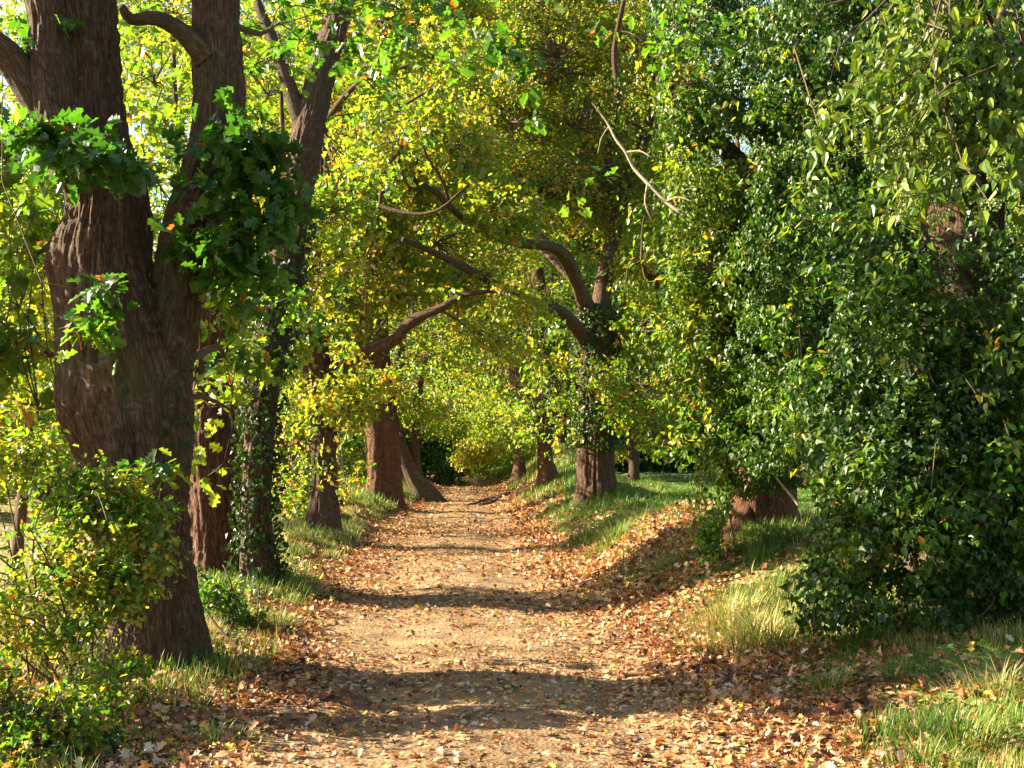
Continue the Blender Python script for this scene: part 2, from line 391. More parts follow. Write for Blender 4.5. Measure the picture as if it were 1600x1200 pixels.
def twigs(A, Bp, r0, r1, rng, sag=.12):
    """thin curved four-sided rods from A to Bp"""
    m = len(A); K = 5
    t = np.linspace(0, 1, K)[None, :, None]
    L = np.linalg.norm(Bp-A, axis=1)[:, None, None]
    w1 = rng.normal(size=(m, 1, 3))*.13*L; w2 = rng.normal(size=(m, 1, 3))*.07*L
    c = A[:, None]*(1-t)+Bp[:, None]*t+w1*np.sin(np.pi*t)+w2*np.sin(2*np.pi*t)
    c[:, :, 2] += (np.sin(np.pi*t)*L*sag)[:, :, 0]
    T = nrm(np.gradient(c, axis=1)); U = nrm(np.cross(T, np.array([.3, .2, .93]))); Wv = np.cross(T, U)
    r = (r0*(1-t[..., 0])+r1*t[..., 0])
    r = np.broadcast_to(r, (m, K)) if np.ndim(r) < 2 or r.shape[0] != m else r
    a = np.arange(4)*np.pi/2
    V = c[:, :, None]+r[:, :, None, None]*(U[:, :, None]*np.cos(a)[None, None, :, None]+Wv[:, :, None]*np.sin(a)[None, None, :, None])
    i = np.arange(m*K*4).reshape(m, K, 4); j = np.roll(i, -1, 2)
    Qd = np.stack([i[:, :-1], j[:, :-1], j[:, 1:], i[:, 1:]], -1).reshape(-1, 4)
    V = V.reshape(-1, 3)
    return V, Qd
class TwigBag:
    def __init__(s): s.v, s.q, s.n = [], [], 0
    def add(s, A, B, r0, r1, rng, sag=.12):
        if len(A) == 0: return
        V, Qd = twigs(A, B, r0, r1, rng, sag); s.v.append(V); s.q.append(Qd+s.n); s.n += len(V)
    def build(s, name, mat, parent):
        if not s.v: return
        V = np.concatenate(s.v); Qd = np.concatenate(s.q)
        raw_mesh(name, V, Qd.ravel(), np.full(len(Qd), 4), mat, parent, {'bark': V}, True)

# ------------------------------------------------------------------ trees
def P3(lst, dd=0):
    """[(px,py,r_px,Y)] -> rows (x,y,z,r)"""
    return np.array([list(W(a, b, y))+[r*y/F] for a, b, r, y in lst])

class Tree:
    def __init__(s, name, base, label, cat='tree', group=None, seed=1):
        z = H(base[0], base[1])
        s.root = empty(name, (base[0], base[1], z), label, cat, group)
        s.rng = np.random.default_rng(seed); s.seed = seed
        s.dens = 1.0; s.skel = []; s.leaf = Bag(); s.tw = TwigBag(); s.limbs = []
    def stem(s, pts, name='trunk', mat=None, seg=32, keep=True, **kw):
        pts = P3(pts) if len(pts[0]) == 4 and not isinstance(pts, np.ndarray) else pts
        kw.setdefault('seed', s.seed+len(s.skel))
        tube(name, pts, mat or M_BARK, s.root, seg=seg, **kw)
        if keep: s.skel.append(catmull(pts, .3))
        return s
    def near(s, c):
        K = np.vstack(s.skel)
        d = np.linalg.norm(K[None, :, :3]-c[:, None], axis=2); d = d+np.maximum(0, K[None, :, 2]-c[:, None, 2])*.7
        i = d.argmin(1); return K[i]
    def puff(s, c, rad, size=.11, n=12, srad=.3, cov=2.5, tint=.4, tvar=.08, tpl=None, limb=True, gap=.42, rej=True, droop=.35, flat=1.0, shell=.55, mat=None, ntw=.4):
        """an ellipsoid of sprays at c with half-axes rad; a limb leads to it and twigs lead into the sprays"""
        rng = s.rng; c = np.array(c, float); rad = np.array(rad, float)
        area = np.pi*rad[0]*rad[2]
        m = int(1.35*cov*s.dens*area/(.36*size*size)/n)+1
        d = nrm(rng.normal(size=(m, 3))); u = rng.random(m)**(1/3); u = u**shell
        C = c+d*u[:, None]*rad
        q = fbm(C*1.1/max(srad, .2)*.34, 2, s.seed)
        C = C[q > gap+.015]
        if len(C) == 0: return s
        gz = height(C[:, 0], C[:, 1]); C = C[C[:, 2] > gz+.05]
        if rej: C = C[~reject(C, rng)]
        if len(C) == 0: return s
        tpl = tpl or (LOBED if c[1] < 11 else MIDL if c[1] < 26 else FARL)
        a = spray_leaves(rng, C, n, srad, size, tint, tvar, tpl, droop, flat)[1]
        s.leaf.add(a)
        if s.skel:
            if limb:
                k = s.near(c[None])[0]; a0 = k[:3]; L = np.linalg.norm(c-a0)
                r0 = min(k[3]*.75, .018+.022*L)
                mid = (a0+c)/2+rng.normal(size=3)*.08*L+np.array([0, 0, .1*L])
                pts = np.array([[*a0, r0], [*(a0*.65+mid*.35), r0*.85], [*mid, r0*.6], [*c, r0*.25]])
                if L > .4:
                    tube('limb', pts, M_TWIG if r0 < .05 else M_BARK, s.root, seg=8 if c[1] > 14 else 12, step=.15 if c[1] < 20 else .35, lump=.1, seed=s.seed+len(s.limbs)+50)
                    s.limbs.append(1); lk = catmull(pts, .25)
                    s.skel.append(lk)
            kk = rng.random(len(C)) < ntw
            if kk.any():
                Cs = C[kk]; K = s.skel[-1] if limb else np.vstack(s.skel)
                dd = np.linalg.norm(K[None, :, :3]-Cs[:, None], axis=2); i = dd.argmin(1)
                s.tw.add(K[i, :3], Cs, .004+.0035*min(c[1]/12, 2.5), .002+.002*min(c[1]/12, 2), rng)
        return s
    def px(s, px, py, Y, rx, ry, depth=None, **kw):
        c = W(px, py, Y); k = Y/F
        return s.puff(c, (rx*k, depth or max(rx, ry)*k*.9, ry*k), **kw)
    def done(s, crown='crown', mat=None):
        mat = mat or M_OAK
        if s.leaf.v:
            V = np.concatenate(s.leaf.v); f = np.concatenate(s.leaf.f); c = np.concatenate(s.leaf.c); t = np.concatenate(s.leaf.t)
            mi = np.zeros(len(c), int)
            if s.tw.v:
                V2 = np.concatenate(s.tw.v); q = np.concatenate(s.tw.q)+len(V)
                V = np.vstack([V, V2]); f = np.concatenate([f, q.ravel()]); c = np.concatenate([c, np.full(len(q), 4)])
                t = np.concatenate([t, np.zeros(len(V2))]); mi = np.concatenate([mi, np.ones(len(q), int)])
            raw_mesh(crown, V, f, c, None, s.root, {'tint': t, 'bark': V}, False, [mat, M_TWIG], mi)
        return s

def ivy_on(tr, pts, rng, dens=260, size=.07, thick=.10, side=None, tint=.3, zmin=None, name='ivy', gap=.0):
    """ivy leaves lying over a stem given as pixel points"""
    C = catmull(P3(pts), .06); c, r = C[:, :3], C[:, 3]
    L = np.linalg.norm(np.diff(c, axis=0), axis=1).sum()
    m = int(dens*L*2*np.pi*(r.mean()+thick*.5))
    i = rng.integers(0, len(c), m); a = rng.uniform(0, 2*np.pi, m)
    T = nrm(np.gradient(c, axis=0))[i]; U = nrm(np.cross(T, [0, 1, .03])); Wv = np.cross(T, U)
    d = U*np.cos(a)[:, None]+Wv*np.sin(a)[:, None]
    rr = r[i]+thick*rng.random(m)**1.0
    P = c[i]+d*rr[:, None]+rng.normal(size=(m, 3))*.02
    if gap: 
        k = fbm(P*2.3, 2, 77) > gap; P, d = P[k], d[k]; m = len(P)
    D = rng.normal(size=(m, 3))*.5; D[:, 2] -= .9
    N = d+rng.normal(size=(m, 3))*.45+[0, 0, .3]
    b = Bag(); b.add(leaf_arrays(IVYL, P, D, N, size*rng.uniform(.6, 1.3, m), np.clip(tint+rng.normal(size=m)*.18, 0, .88)))
    return b.build(name, M_IVY, tr.root)

class IvyMass:
    def __init__(s, seed): s.rng = np.random.default_rng(seed); s.b = Bag(); s.seed = seed
    def lump(s, c, rad, size=.075, cov=3.0, tint=.35, tvar=.14, hang=.9, gap=.33, inner=.55, sprout=.25):
        rng = s.rng; c = np.array(c); rad = np.array(rad)
        area = np.pi*rad[0]*rad[2]*1.6
        m = int(cov*area/(.42*size*size))
        d = nrm(rng.normal(size=(m, 3)))
        d = d[d[:, 1] < .55]; m = len(d)
        lump = .62+.7*fbm(d*2.4+c, 3, s.seed)+.30*(fbm(d*7+c, 2, s.seed+3)-.5)
        u = lump*(1-(1-inner)*rng.random(m)**2.2*.6)
        u = np.where(rng.random(m) < sprout*.3, u*1.08, u)
        P = c+d*u[:, None]*rad+rng.normal(size=(m, 3))*size*.5
        k = fbm(P*1.5, 3, s.seed+5) > gap
        k &= P[:, 2] > height(P[:, 0], P[:, 1])+.02
        P, d = P[k], d[k]; m = len(P)
        k = ~reject(P, rng, .8); P, d = P[k], d[k]; m = len(P)
        D = d*.35+rng.normal(size=(m, 3))*.45; D[:, 2] -= hang
        N = d/rad*rad.mean()*.8+rng.normal(size=(m, 3))*.7+[0, 0, .4]
        tv = tint+(fbm(P*1.6, 3, s.seed+8)-.5)*.9+rng.normal(size=m)*tvar
        tv = np.clip(tv, 0, .88); tv = np.where(rng.random(m) < .004, 1, tv)
        s.b.add(leaf_arrays(IVYL, P, D, N, size*rng.uniform(.55, 1.3, m), tv))
        return s
    def px(s, px, py, Y, rx, ry, depth=None, **kw):
        k = Y/F; return s.lump(W(px, py, Y), (rx*k, depth or rx*k, ry*k), **kw)

# ================================================================== THE NEAR OAK WITH TWO STEMS
t1 = Tree('oak_tree', W(245, 1060, 8.9)[:2], 'old oak beside the path whose thick brown trunk forks into two stems', group='oaks lining the path', seed=3)
t1.dens = 1.35
Y1 = 8.9
burl = [(W(75, 400, 8.8), .22, .09), (W(95, 500, 8.7), .25, .03), (W(95, 640, 8.7), .28, .06), (W(190, 390, 8.5), .35, .05)]
t1.stem([(245, 1150, 107, Y1), (245, 1075, 89, Y1), (246, 1000, 76, Y1), (235, 900, 69, Y1), (218, 800, 76, Y1), (212, 700, 88, Y1), (202, 620, 98, Y1), (192, 550, 95, Y1), (172, 470, 80, Y1), (164, 400, 69, Y1), (168, 320, 60, Y1), (148, 240, 55, Y1), (142, 150, 47, Y1), (136, 50, 46, Y1), (130, -80, 44, Y1), (128, -260, 36, Y1)],
        seg=256, step=.022, lump=.13, flute=.08, ridge=.020, bumps=burl)
t1.stem([(226, 690, 62, Y1), (256, 580, 46, Y1), (277, 470, 41, Y1), (290, 390, 41, Y1), (310, 310, 40, Y1), (338, 220, 42, Y1), (342, 120, 40, Y1), (338, 30, 38, Y1), (345, -90, 36, Y1), (360, -260, 28, Y1)], 'trunk', seg=180, step=.025, ridge=.016, lump=.14)
t1.stem([(128, 270, 45, 8.8), (98, 200, 42, 8.75), (82, 120, 38, 8.7), (74, 30, 34, 8.7), (60, -90, 32, 8.7)], 'limb', seg=120, step=.025, ridge=.014)
t1.stem([(98, 210, 30, 8.8), (55, 150, 27, 8.7), (15, 90, 24, 8.6), (-40, 50, 22, 8.5), (-120, 10, 18, 8.4)], 'limb', seg=32, step=.06)
t1.stem([(322, 90, 22, 8.8), (285, 50, 15, 8.7), (245, 28, 12, 8.6), (205, 30, 9, 8.5), (190, 10, 7, 8.4)], 'limb', seg=20, step=.06)
ivy_on(t1, [(262, 430, 14, 8.75), (268, 520, 20, 8.65), (276, 600, 18, 8.6), (280, 690, 10, 8.6)], t1.rng, dens=150, size=.045, thick=.10, tint=.08, gap=.42)
# close dark green sprays
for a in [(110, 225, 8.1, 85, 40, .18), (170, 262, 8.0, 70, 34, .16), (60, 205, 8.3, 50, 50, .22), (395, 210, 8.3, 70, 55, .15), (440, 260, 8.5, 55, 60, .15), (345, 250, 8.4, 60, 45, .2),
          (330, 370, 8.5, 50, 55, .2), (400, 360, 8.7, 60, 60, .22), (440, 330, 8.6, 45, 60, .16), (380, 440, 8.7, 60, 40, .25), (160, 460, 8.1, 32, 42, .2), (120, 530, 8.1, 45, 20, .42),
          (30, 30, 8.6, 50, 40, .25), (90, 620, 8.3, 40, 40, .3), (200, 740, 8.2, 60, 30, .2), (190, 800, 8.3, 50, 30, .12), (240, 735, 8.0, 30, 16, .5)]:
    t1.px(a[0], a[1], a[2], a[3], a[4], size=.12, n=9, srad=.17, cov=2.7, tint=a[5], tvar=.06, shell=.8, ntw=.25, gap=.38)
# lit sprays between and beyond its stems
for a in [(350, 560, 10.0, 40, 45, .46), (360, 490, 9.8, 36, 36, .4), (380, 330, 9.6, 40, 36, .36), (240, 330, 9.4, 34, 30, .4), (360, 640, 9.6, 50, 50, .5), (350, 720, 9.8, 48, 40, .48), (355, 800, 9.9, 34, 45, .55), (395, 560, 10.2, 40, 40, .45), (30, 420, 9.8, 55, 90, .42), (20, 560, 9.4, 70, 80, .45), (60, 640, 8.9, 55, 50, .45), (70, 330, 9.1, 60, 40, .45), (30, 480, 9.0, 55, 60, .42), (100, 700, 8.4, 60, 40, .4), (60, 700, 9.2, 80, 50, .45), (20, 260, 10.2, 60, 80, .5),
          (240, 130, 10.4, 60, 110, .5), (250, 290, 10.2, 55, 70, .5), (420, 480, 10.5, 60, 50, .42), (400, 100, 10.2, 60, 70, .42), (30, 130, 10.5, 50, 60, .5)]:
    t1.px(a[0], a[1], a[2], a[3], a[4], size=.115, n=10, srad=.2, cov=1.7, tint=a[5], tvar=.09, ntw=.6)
# boughs reaching out over the path
for a in [(430, 40, 9.5, 90, 50, .22), (560, 30, 10, 90, 45, .22), (680, 20, 10.2, 90, 45, .24), (760, 90, 10.8, 80, 60, .3), (800, 190, 11.2, 70, 70, .3), (860, 110, 11, 80, 80, .25), (880, 250, 11.5, 70, 70, .3), (900, 350, 11.8, 55, 45, .3), (830, 300, 11.5, 50, 60, .33),
          (960, 290, 11.8, 50, 50, .28), (640, 60, 10.5, 60, 40, .3), (980, 60, 11.5, 90, 60, .3), (1080, 30, 11.5, 80, 40, .3), (560, 90, 10.8, 40, 40, .3), (640, -60, 9.5, 200, 60, .3), (900, -60, 10.5, 200, 60, .3)]:
    t1.px(a[0], a[1], a[2], a[3], a[4], size=.12, n=9, srad=.2, cov=1.35, tint=a[5], tvar=.09, ntw=.7, gap=.42)
for a in [(-90, 560, 9.0, 80, 80, .4), (-150, 420, 9.1, 110, 90, .4), (-160, 640, 8.9, 90, 70, .4), (-260, 350, 9.1, 120, 120, .4), (200, -90, 9.6, 300, 70, .4), (-150, 200, 10, 140, 150, .4)]:  # unseen sprays out of frame, those at the left added to shade the path
    t1.px(a[0], a[1], a[2], a[3], a[4], size=.13, n=10, srad=.25, cov=2.8, tint=a[5])
t1.done()

# ================================================================== SECOND OAK AND THE IVY-CLAD OAK
t2 = Tree('oak_tree', W(345, 925, 13.6)[:2], 'reddish brown oak trunk just behind the forked oak, ivy-clad stem against its side', group='oaks lining the path', seed=5)
t2.dens = 1.7
t2.stem([(345, 980, 75, 13.6), (345, 920, 62, 13.6), (342, 850, 50, 13.6), (335, 750, 44, 13.6), (328, 650, 38, 13.6), (326, 560, 30, 13.6), (330, 400, 26, 13.6), (345, 250, 22, 13.6), (355, 60, 18, 13.6)], mat=M_BARKR, seg=160, step=.03, ridge=.018, flute=.14)
for a in [(300, 60, 14, 120, 90), (240, 200, 14.5, 80, 100), (420, 150, 14.5, 90, 90), (240, 420, 15, 50, 120), (430, 420, 15, 60, 80), (340, 520, 15, 60, 70), (50, 350, 15, 90, 120), (40, 120, 15, 90, 100), (400, 300, 15.2, 80, 80), (20, 560, 14.5, 90, 90)]:
    t2.px(*a, size=.11, n=11, srad=.26, cov=2.2, tint=.52, tvar=.1)
t2.done()
t3 = Tree('oak_tree', W(402, 925, 13.0)[:2], 'slender oak clad in dark ivy from its foot to its leaning top', group='oaks lining the path', seed=7)
t3.dens = 1.5
S3 = [(405, 960, 50, 13.0), (404, 915, 36, 13), (402, 860, 27, 13), (402, 760, 24, 13), (408, 650, 24, 13), (420, 550, 26, 13), (440, 440, 27, 13.1), (462, 320, 25, 13.2), (484, 200, 25, 13.3), (508, 100, 22, 13.4), (535, 10, 18, 13.5), (570, -110, 13, 13.6)]
t3.stem(S3, seg=96, step=.04, ridge=.012)
t3.stem([(478, 215, 16, 13.3), (450, 130, 12, 13.3), (425, 60, 9, 13.3), (400, 0, 7, 13.3)], 'limb', seg=16)
ivy_on(t3, S3[:8], t3.rng, dens=420, size=.055, thick=.12, tint=.1)
for a in [(470, 60, 14, 80, 80), (560, 120, 14.5, 80, 80), (600, 30, 14.5, 120, 60), (540, 240, 15, 60, 70), (500, 420, 15.5, 50, 60), (620, 220, 16, 80, 80), (700, 130, 16, 90, 80), (460, 520, 15, 40, 50), (520, 330, 16, 60, 60)]:
    t3.px(*a, size=.105, n=11, srad=.27, cov=2.0, tint=.5, tvar=.1)
t3.done()

# ================================================================== THIRD OAK (bough arching over the path) AND THOSE BEYOND
t4 = Tree('oak_tree', W(503, 838, 20)[:2], 'oak with dark trunk and a long bough arching low over the path', group='oaks lining the path', seed=9)
t4.dens = 1.8
S4 = [(500, 880, 40, 20), (502, 835, 31, 20), (506, 780, 22, 20), (506, 700, 20, 20), (500, 620, 21, 20), (490, 540, 22, 20), (484, 450, 20, 20), (480, 340, 17, 20), (500, 200, 13, 20)]
t4.stem(S4, seg=96, step=.05, lump=.22, flute=.3, ridge=.016)
t4.stem([(503, 650, 17, 20), (514, 590, 14, 20), (536, 566, 12, 19.8), (575, 548, 10.5, 19.6), (615, 532, 9.5, 19.4), (645, 500, 8.5, 19.2), (688, 482, 6.5, 19), (720, 462, 5, 18.8), (765, 455, 3, 18.6)], 'bough', seg=24, step=.08, lump=.18)
for q in [[(484, 450, 9, 19.6), (540, 400, 6, 18.6), (590, 330, 5, 18.2), (600, 270, 4, 18), (640, 215, 3, 17.6)], [(480, 340, 8, 19.4), (545, 300, 5, 18.4), (560, 240, 4, 18), (610, 180, 3, 17.6), (690, 130, 2, 17.4)], [(545, 300, 5, 18.4), (620, 330, 4, 18), (680, 330, 3, 17.7), (730, 290, 2, 17.5)],
          [(500, 200, 8, 19.4), (560, 130, 5, 18.5), (640, 100, 4, 18), (720, 60, 3, 17.5)]]:
    t4.stem([(a_, b_, c_*.8, d_) for a_, b_, c_, d_ in q], 'limb', mat=M_BARK, seg=12, step=.12, lump=.25)
ivy_on(t4, S4[2:5], t4.rng, dens=160, size=.06, thick=.08, tint=.2, gap=.45)
t4.px(458, 612, 18.5, 26, 22, size=.11, n=10, srad=.2, cov=2.2, tint=.93, tvar=.05)
for a in [(520, 500, 20, 60, 60), (570, 420, 20.5, 80, 70), (520, 330, 21, 70, 70), (600, 300, 21, 90, 80), (680, 380, 21, 90, 60), (640, 460, 20, 50, 30), (700, 250, 21, 90, 90), (620, 180, 21, 90, 80), (700, 60, 23, 120, 80), (560, 60, 23, 100, 80), (640, -40, 22, 200, 60), (540, 180, 22, 60, 70), (770, 330, 20, 70, 50), (800, 470, 19, 50, 30), (560, 590, 21, 50, 35), (500, 650, 19, 28, 34), (520, 600, 18.8, 26, 24), (510, 740, 19.2, 24, 28), (590, 600, 25, 36, 24), (740, 520, 20, 40, 20), (480, 650, 20, 45, 45), (500, 710, 19.6, 30, 30), (665, 500, 18, 30, 16), (540, 545, 18.6, 18, 14), (700, 460, 18, 40, 22), (540, 640, 20, 30, 40), (450, 560, 20, 30, 60), (720, 440, 20.5, 70, 40), (800, 540, 20.5, 35, 20)]:
    t4.px(*a, size=.10, n=12, srad=.28, cov=2.2, tint=.57, tvar=.1)
t4.done()

t5 = Tree('oak_tree', W(600, 785, 31)[:2], 'upright bare-trunked oak on the grassy verge before the leaning tree', group='oaks lining the path', seed=11)
t5.dens = 1.8
t5.stem([(600, 830, 44, 31), (600, 782, 32, 31), (600, 740, 27, 31), (597, 680, 25, 31), (589, 620, 25, 31), (584, 540, 23, 31), (586, 440, 20, 31), (600, 300, 14, 31)], mat=M_BARKR, seg=80, step=.06, flute=.3, lump=.3, ridge=.02)
for a in [(560, 480, 31, 80, 70), (640, 470, 31, 80, 80), (620, 360, 32, 110, 90), (690, 580, 30, 60, 50), (650, 620, 31, 50, 40), (560, 620, 32, 30, 50), (740, 480, 31, 60, 70), (700, 640, 32, 40, 40), (640, 560, 31, 50, 40)]:
    t5.px(*a, size=.11, n=14, srad=.38, cov=2.2, tint=.5, tvar=.1)
t5.done()
t6 = Tree('oak_tree', W(655, 768, 37)[:2], 'smaller dark tree leaning outward where the verge ends', group='oaks lining the path', seed=13)
t6.dens = 1.6
t6.stem([(678, 800, 24, 37), (660, 768, 18, 37), (643, 738, 12, 37), (628, 700, 10, 37), (618, 650, 9, 37), (622, 580, 8, 37), (630, 500, 6, 37)], seg=40, step=.1, lump=.3, flute=.3)
t6.stem([(652, 755, 9, 37.2), (648, 700, 8, 37.2), (652, 640, 7, 37.2), (660, 560, 5, 37.2)], 'limb', seg=16, step=.2)
for a in [(630, 600, 37, 60, 60), (690, 650, 37, 45, 40), (640, 690, 38, 35, 30), (720, 560, 38, 60, 60), (670, 520, 37, 70, 60)]:
    t6.px(*a, size=.12, n=14, srad=.42, cov=2.0, tint=.48)
t6.done()

# ================================================================== RIGHT SIDE: IVY-CLAD OAK ON THE BANK
t7 = Tree('oak_tree', W(932, 795, 25)[:2], 'ivy-clad oak on the bank with bare foot and boughs leaning over the path', group='oaks lining the path', seed=15)
t7.dens = 1.7
S7 = [(934, 840, 52, 25), (932, 795, 38, 25), (932, 760, 31, 25), (931, 700, 29, 25), (933, 620, 29, 25), (934, 540, 30, 25), (930, 480, 28, 25)]
t7.stem(S7, seg=110, step=.05, lump=.18, flute=.12, ridge=.018)
t7.stem([(928, 510, 20.9, 25), (910, 465, 12.6, 24.6), (893, 420, 11.1, 24), (868, 388, 9.25, 23), (820, 380, 8.14, 22), (770, 368, 7.4, 21), (735, 350, 6.66, 20), (705, 325, 5.92, 19), (680, 300, 4.81, 18.4), (645, 280, 3.33, 18)], 'bough', seg=32, step=.08, lump=.28, ridge=.01)
t7.stem([(922, 540, 14.2, 25), (880, 490, 8.88, 23.6), (820, 460, 7.77, 22), (760, 436, 7.03, 20.4), (715, 412, 6.66, 19.2), (672, 392, 5.92, 18.4), (630, 374, 4.44, 17.8)], 'bough', seg=32, step=.08, lump=.28, ridge=.01)
t7.stem([(705, 325, 3.33, 19), (690, 280, 2.59, 18.6), (665, 240, 1.85, 18.2), (655, 190, 1.11, 18)], 'limb', seg=12, step=.1, lump=.25)
t7.stem([(936, 500, 16.3, 25), (944, 440, 13.3, 25), (958, 370, 11.1, 25.2), (980, 280, 9.62, 25.4), (1010, 210, 8.14, 25.6), (1030, 100, 6.66, 26)], 'limb', seg=24, step=.12)
t7.stem([(968, 330, 5.92, 25.2), (950, 240, 5.92, 25), (965, 150, 5.18, 24.6), (960, 80, 4.44, 24.4), (975, 0, 3.7, 24.2)], 'limb', seg=16, step=.12)
ivy_on(t7, S7[3:], t7.rng, dens=330, size=.075, thick=.22, tint=.28, gap=.3)
for a in [(860, 600, 23.5, 45, 40), (850, 640, 23.2, 40, 36), (840, 560, 23.5, 40, 36), (930, 600, 23.6, 40, 50), (880, 650, 23.6, 40, 36), (1000, 600, 24, 50, 60), (1040, 680, 23.5, 45, 35), (1010, 520, 24.5, 50, 50), (870, 540, 23.4, 30, 40), (960, 640, 23.8, 30, 30)]:
    t7.px(*a, size=.12, n=11, srad=.3, cov=1.8, tint=.5, tvar=.12, limb=True)
for a in [(760, 300, 24, 80, 60), (690, 250, 24.5, 70, 60), (850, 300, 25, 80, 60), (900, 200, 25.5, 90, 80), (800, 200, 25, 90, 80), (980, 330, 25.5, 60, 60), (1020, 200, 25, 70, 90), (740, 130, 26, 110, 80), (870, 90, 26, 110, 80), (1000, 80, 26, 90, 80), (820, 0, 27, 150, 70), (960, -20, 27, 120, 70), (920, 300, 26, 60, 60), (820, 140, 27, 90, 80), (700, 180, 27, 80, 80), (650, 340, 23, 50, 40), (1000, 420, 25, 50, 40), (780, 400, 26, 60, 50)]:
    t7.px(*a, size=.10, n=13, srad=.34, cov=1.8, tint=.56, tvar=.11)
t7.done()
dv, df, dc, db, dn = [], [], [], [], 0
for q in [[(925, 160, 1.2, 11.4), (948, 190, 1.8, 11.4), (962, 217, 2.3, 11.35), (978, 238, 2.5, 11.3), (990, 262, 2.8, 11.3), (1012, 286, 3.1, 11.2), (1040, 315, 3.0, 11.1), (1064, 333, 2.2, 11.0)],
          [(978, 238, 1.6, 11.3), (1000, 236, 1.2, 11.2), (1018, 246, .6, 11.1)], [(1012, 286, 1.6, 11.2), (1008, 316, 1.2, 11.1), (1018, 345, .6, 11.1)], [(952, 197, 1.2, 11.4), (940, 215, .9, 11.4), (934, 240, .5, 11.4)], [(1040, 315, 1.6, 11.1), (1060, 308, 1.2, 11.0), (1084, 316, .6, 10.9)]]:
    a_ = tube_arrays(P3(q), seg=10, step=.05, lump=.25, seed=len(dv)); dv.append(a_[0]); df.append(a_[1]+dn); dc.append(a_[2]); db.append(a_[3]); dn += len(a_[0])
dead = raw_mesh('dead_branch', np.vstack(dv), np.concatenate(df), np.concatenate(dc), M_DEAD, None, {'bark': np.vstack(db)}, True)
tag(dead, 'pale bare dead branch hanging in the leaves above the bank', 'branch')

# two stumpy roots up the bank and their trees
t8 = Tree('oak_tree', W(856, 738, 36)[:2], 'oak with squat brown foot on the bank just behind the ivy-clad oak', group='oaks lining the path', seed=17)
t8.dens = 2.6
t8.stem([(858, 770, 22, 36), (856, 735, 15, 36), (852, 710, 12, 36), (852, 660, 13, 36), (850, 560, 12, 36), (840, 420, 9, 36)], mat=M_BARKR, seg=32, step=.15, flute=.25)
for a in [(850, 640, 35, 50, 45), (845, 675, 34, 40, 28), (815, 680, 36, 40, 26), (860, 620, 33.5, 40, 40), (800, 560, 36, 70, 70), (880, 480, 36, 80, 80), (800, 650, 36, 50, 40), (860, 690, 35, 26, 18), (820, 420, 36, 90, 70)]:
    t8.px(*a, size=.13, n=14, srad=.42, cov=2.0, tint=.45)
t8.done()
t9 = Tree('oak_tree', W(812, 725, 44)[:2], 'young oak with pale upright foot at the top of the ledged bank', group='oaks lining the path', seed=19)
t9.dens = 2.4
t9.stem([(812, 750, 14, 44), (812, 725, 9, 44), (810, 700, 8, 44), (806, 640, 8, 44), (800, 540, 6, 44)], mat=M_BARKR, seg=20, step=.2)
for a in [(780, 660, 44, 50, 30), (815, 670, 42.5, 28, 24), (810, 630, 42, 36, 34), (740, 640, 45, 50, 40), (760, 580, 45, 70, 60), (700, 620, 46, 50, 50), (830, 640, 45, 40, 40)]:
    t9.px(*a, size=.14, n=14, srad=.5, cov=2.2, tint=.55)
t9.done()
# ledges of the bank with their shadow lines, built as thin brown tubes
for i, (pts, lab) in enumerate([([(805, 700, 2.4, 43), (775, 712, 2.8, 40), (752, 730, 3, 37), (742, 752, 3, 35), (725, 764, 2, 34)], 'upper curved ledge and shadow line snaking down the leafy bank onto the path'),
                 ([(800, 712, 3, 42), (778, 728, 3.2, 39), (768, 748, 3, 36.5), (748, 762, 2.4, 34.5)], 'lower thick ledge and shadow line lying on the leafy bank beneath the young oak')]):
    p = P3(pts)
    p[:, 2] = height(p[:, 0], p[:, 1])+p[:, 3]*.1
    tag(tube('bank_ledge', p, M_TWIG, None, seg=12, step=.15, lump=.2, seed=i), lab, 'root', 'ledge and shadow lines on the bank')

# ================================================================== RIGHT: THE TWO BIG IVY-WRAPPED TREES
t10 = Tree('ivy_covered_tree', W(1195, 880, 13.5)[:2], 'tall tree smothered in bright ivy, its dark reddish foot bare above the leaf bank', group='ivy-smothered trees', seed=21)
t10.stem([(1195, 940, 95, 13.5), (1193, 880, 66, 13.5), (1195, 820, 52, 13.5), (1195, 740, 46, 13.5), (1192, 600, 44, 13.5), (1195, 450, 42, 13.5), (1210, 300, 38, 13.5), (1232, 150, 33, 13.5), (1238, 20, 28, 13.5), (1240, -150, 22, 13.5)], mat=M_BARKR, seg=64, step=.08, flute=.25)
t10.stem([(1150, 900, 26, 12.9), (1140, 860, 18, 13.0), (1160, 815, 14, 13.2), (1180, 770, 12, 13.4)], 'root', mat=M_BARKR, seg=20, step=.08)
t10.stem([(1210, 320, 22, 13.4), (1150, 250, 16, 13), (1085, 190, 12, 12.8), (1030, 120, 8, 12.6)], 'limb', seg=24)
t10.stem([(1190, 560, 22, 13.4), (1130, 500, 15, 13), (1070, 460, 10, 12.6), (1010, 430, 6, 12.4)], 'limb', seg=24)
iv = IvyMass(31)
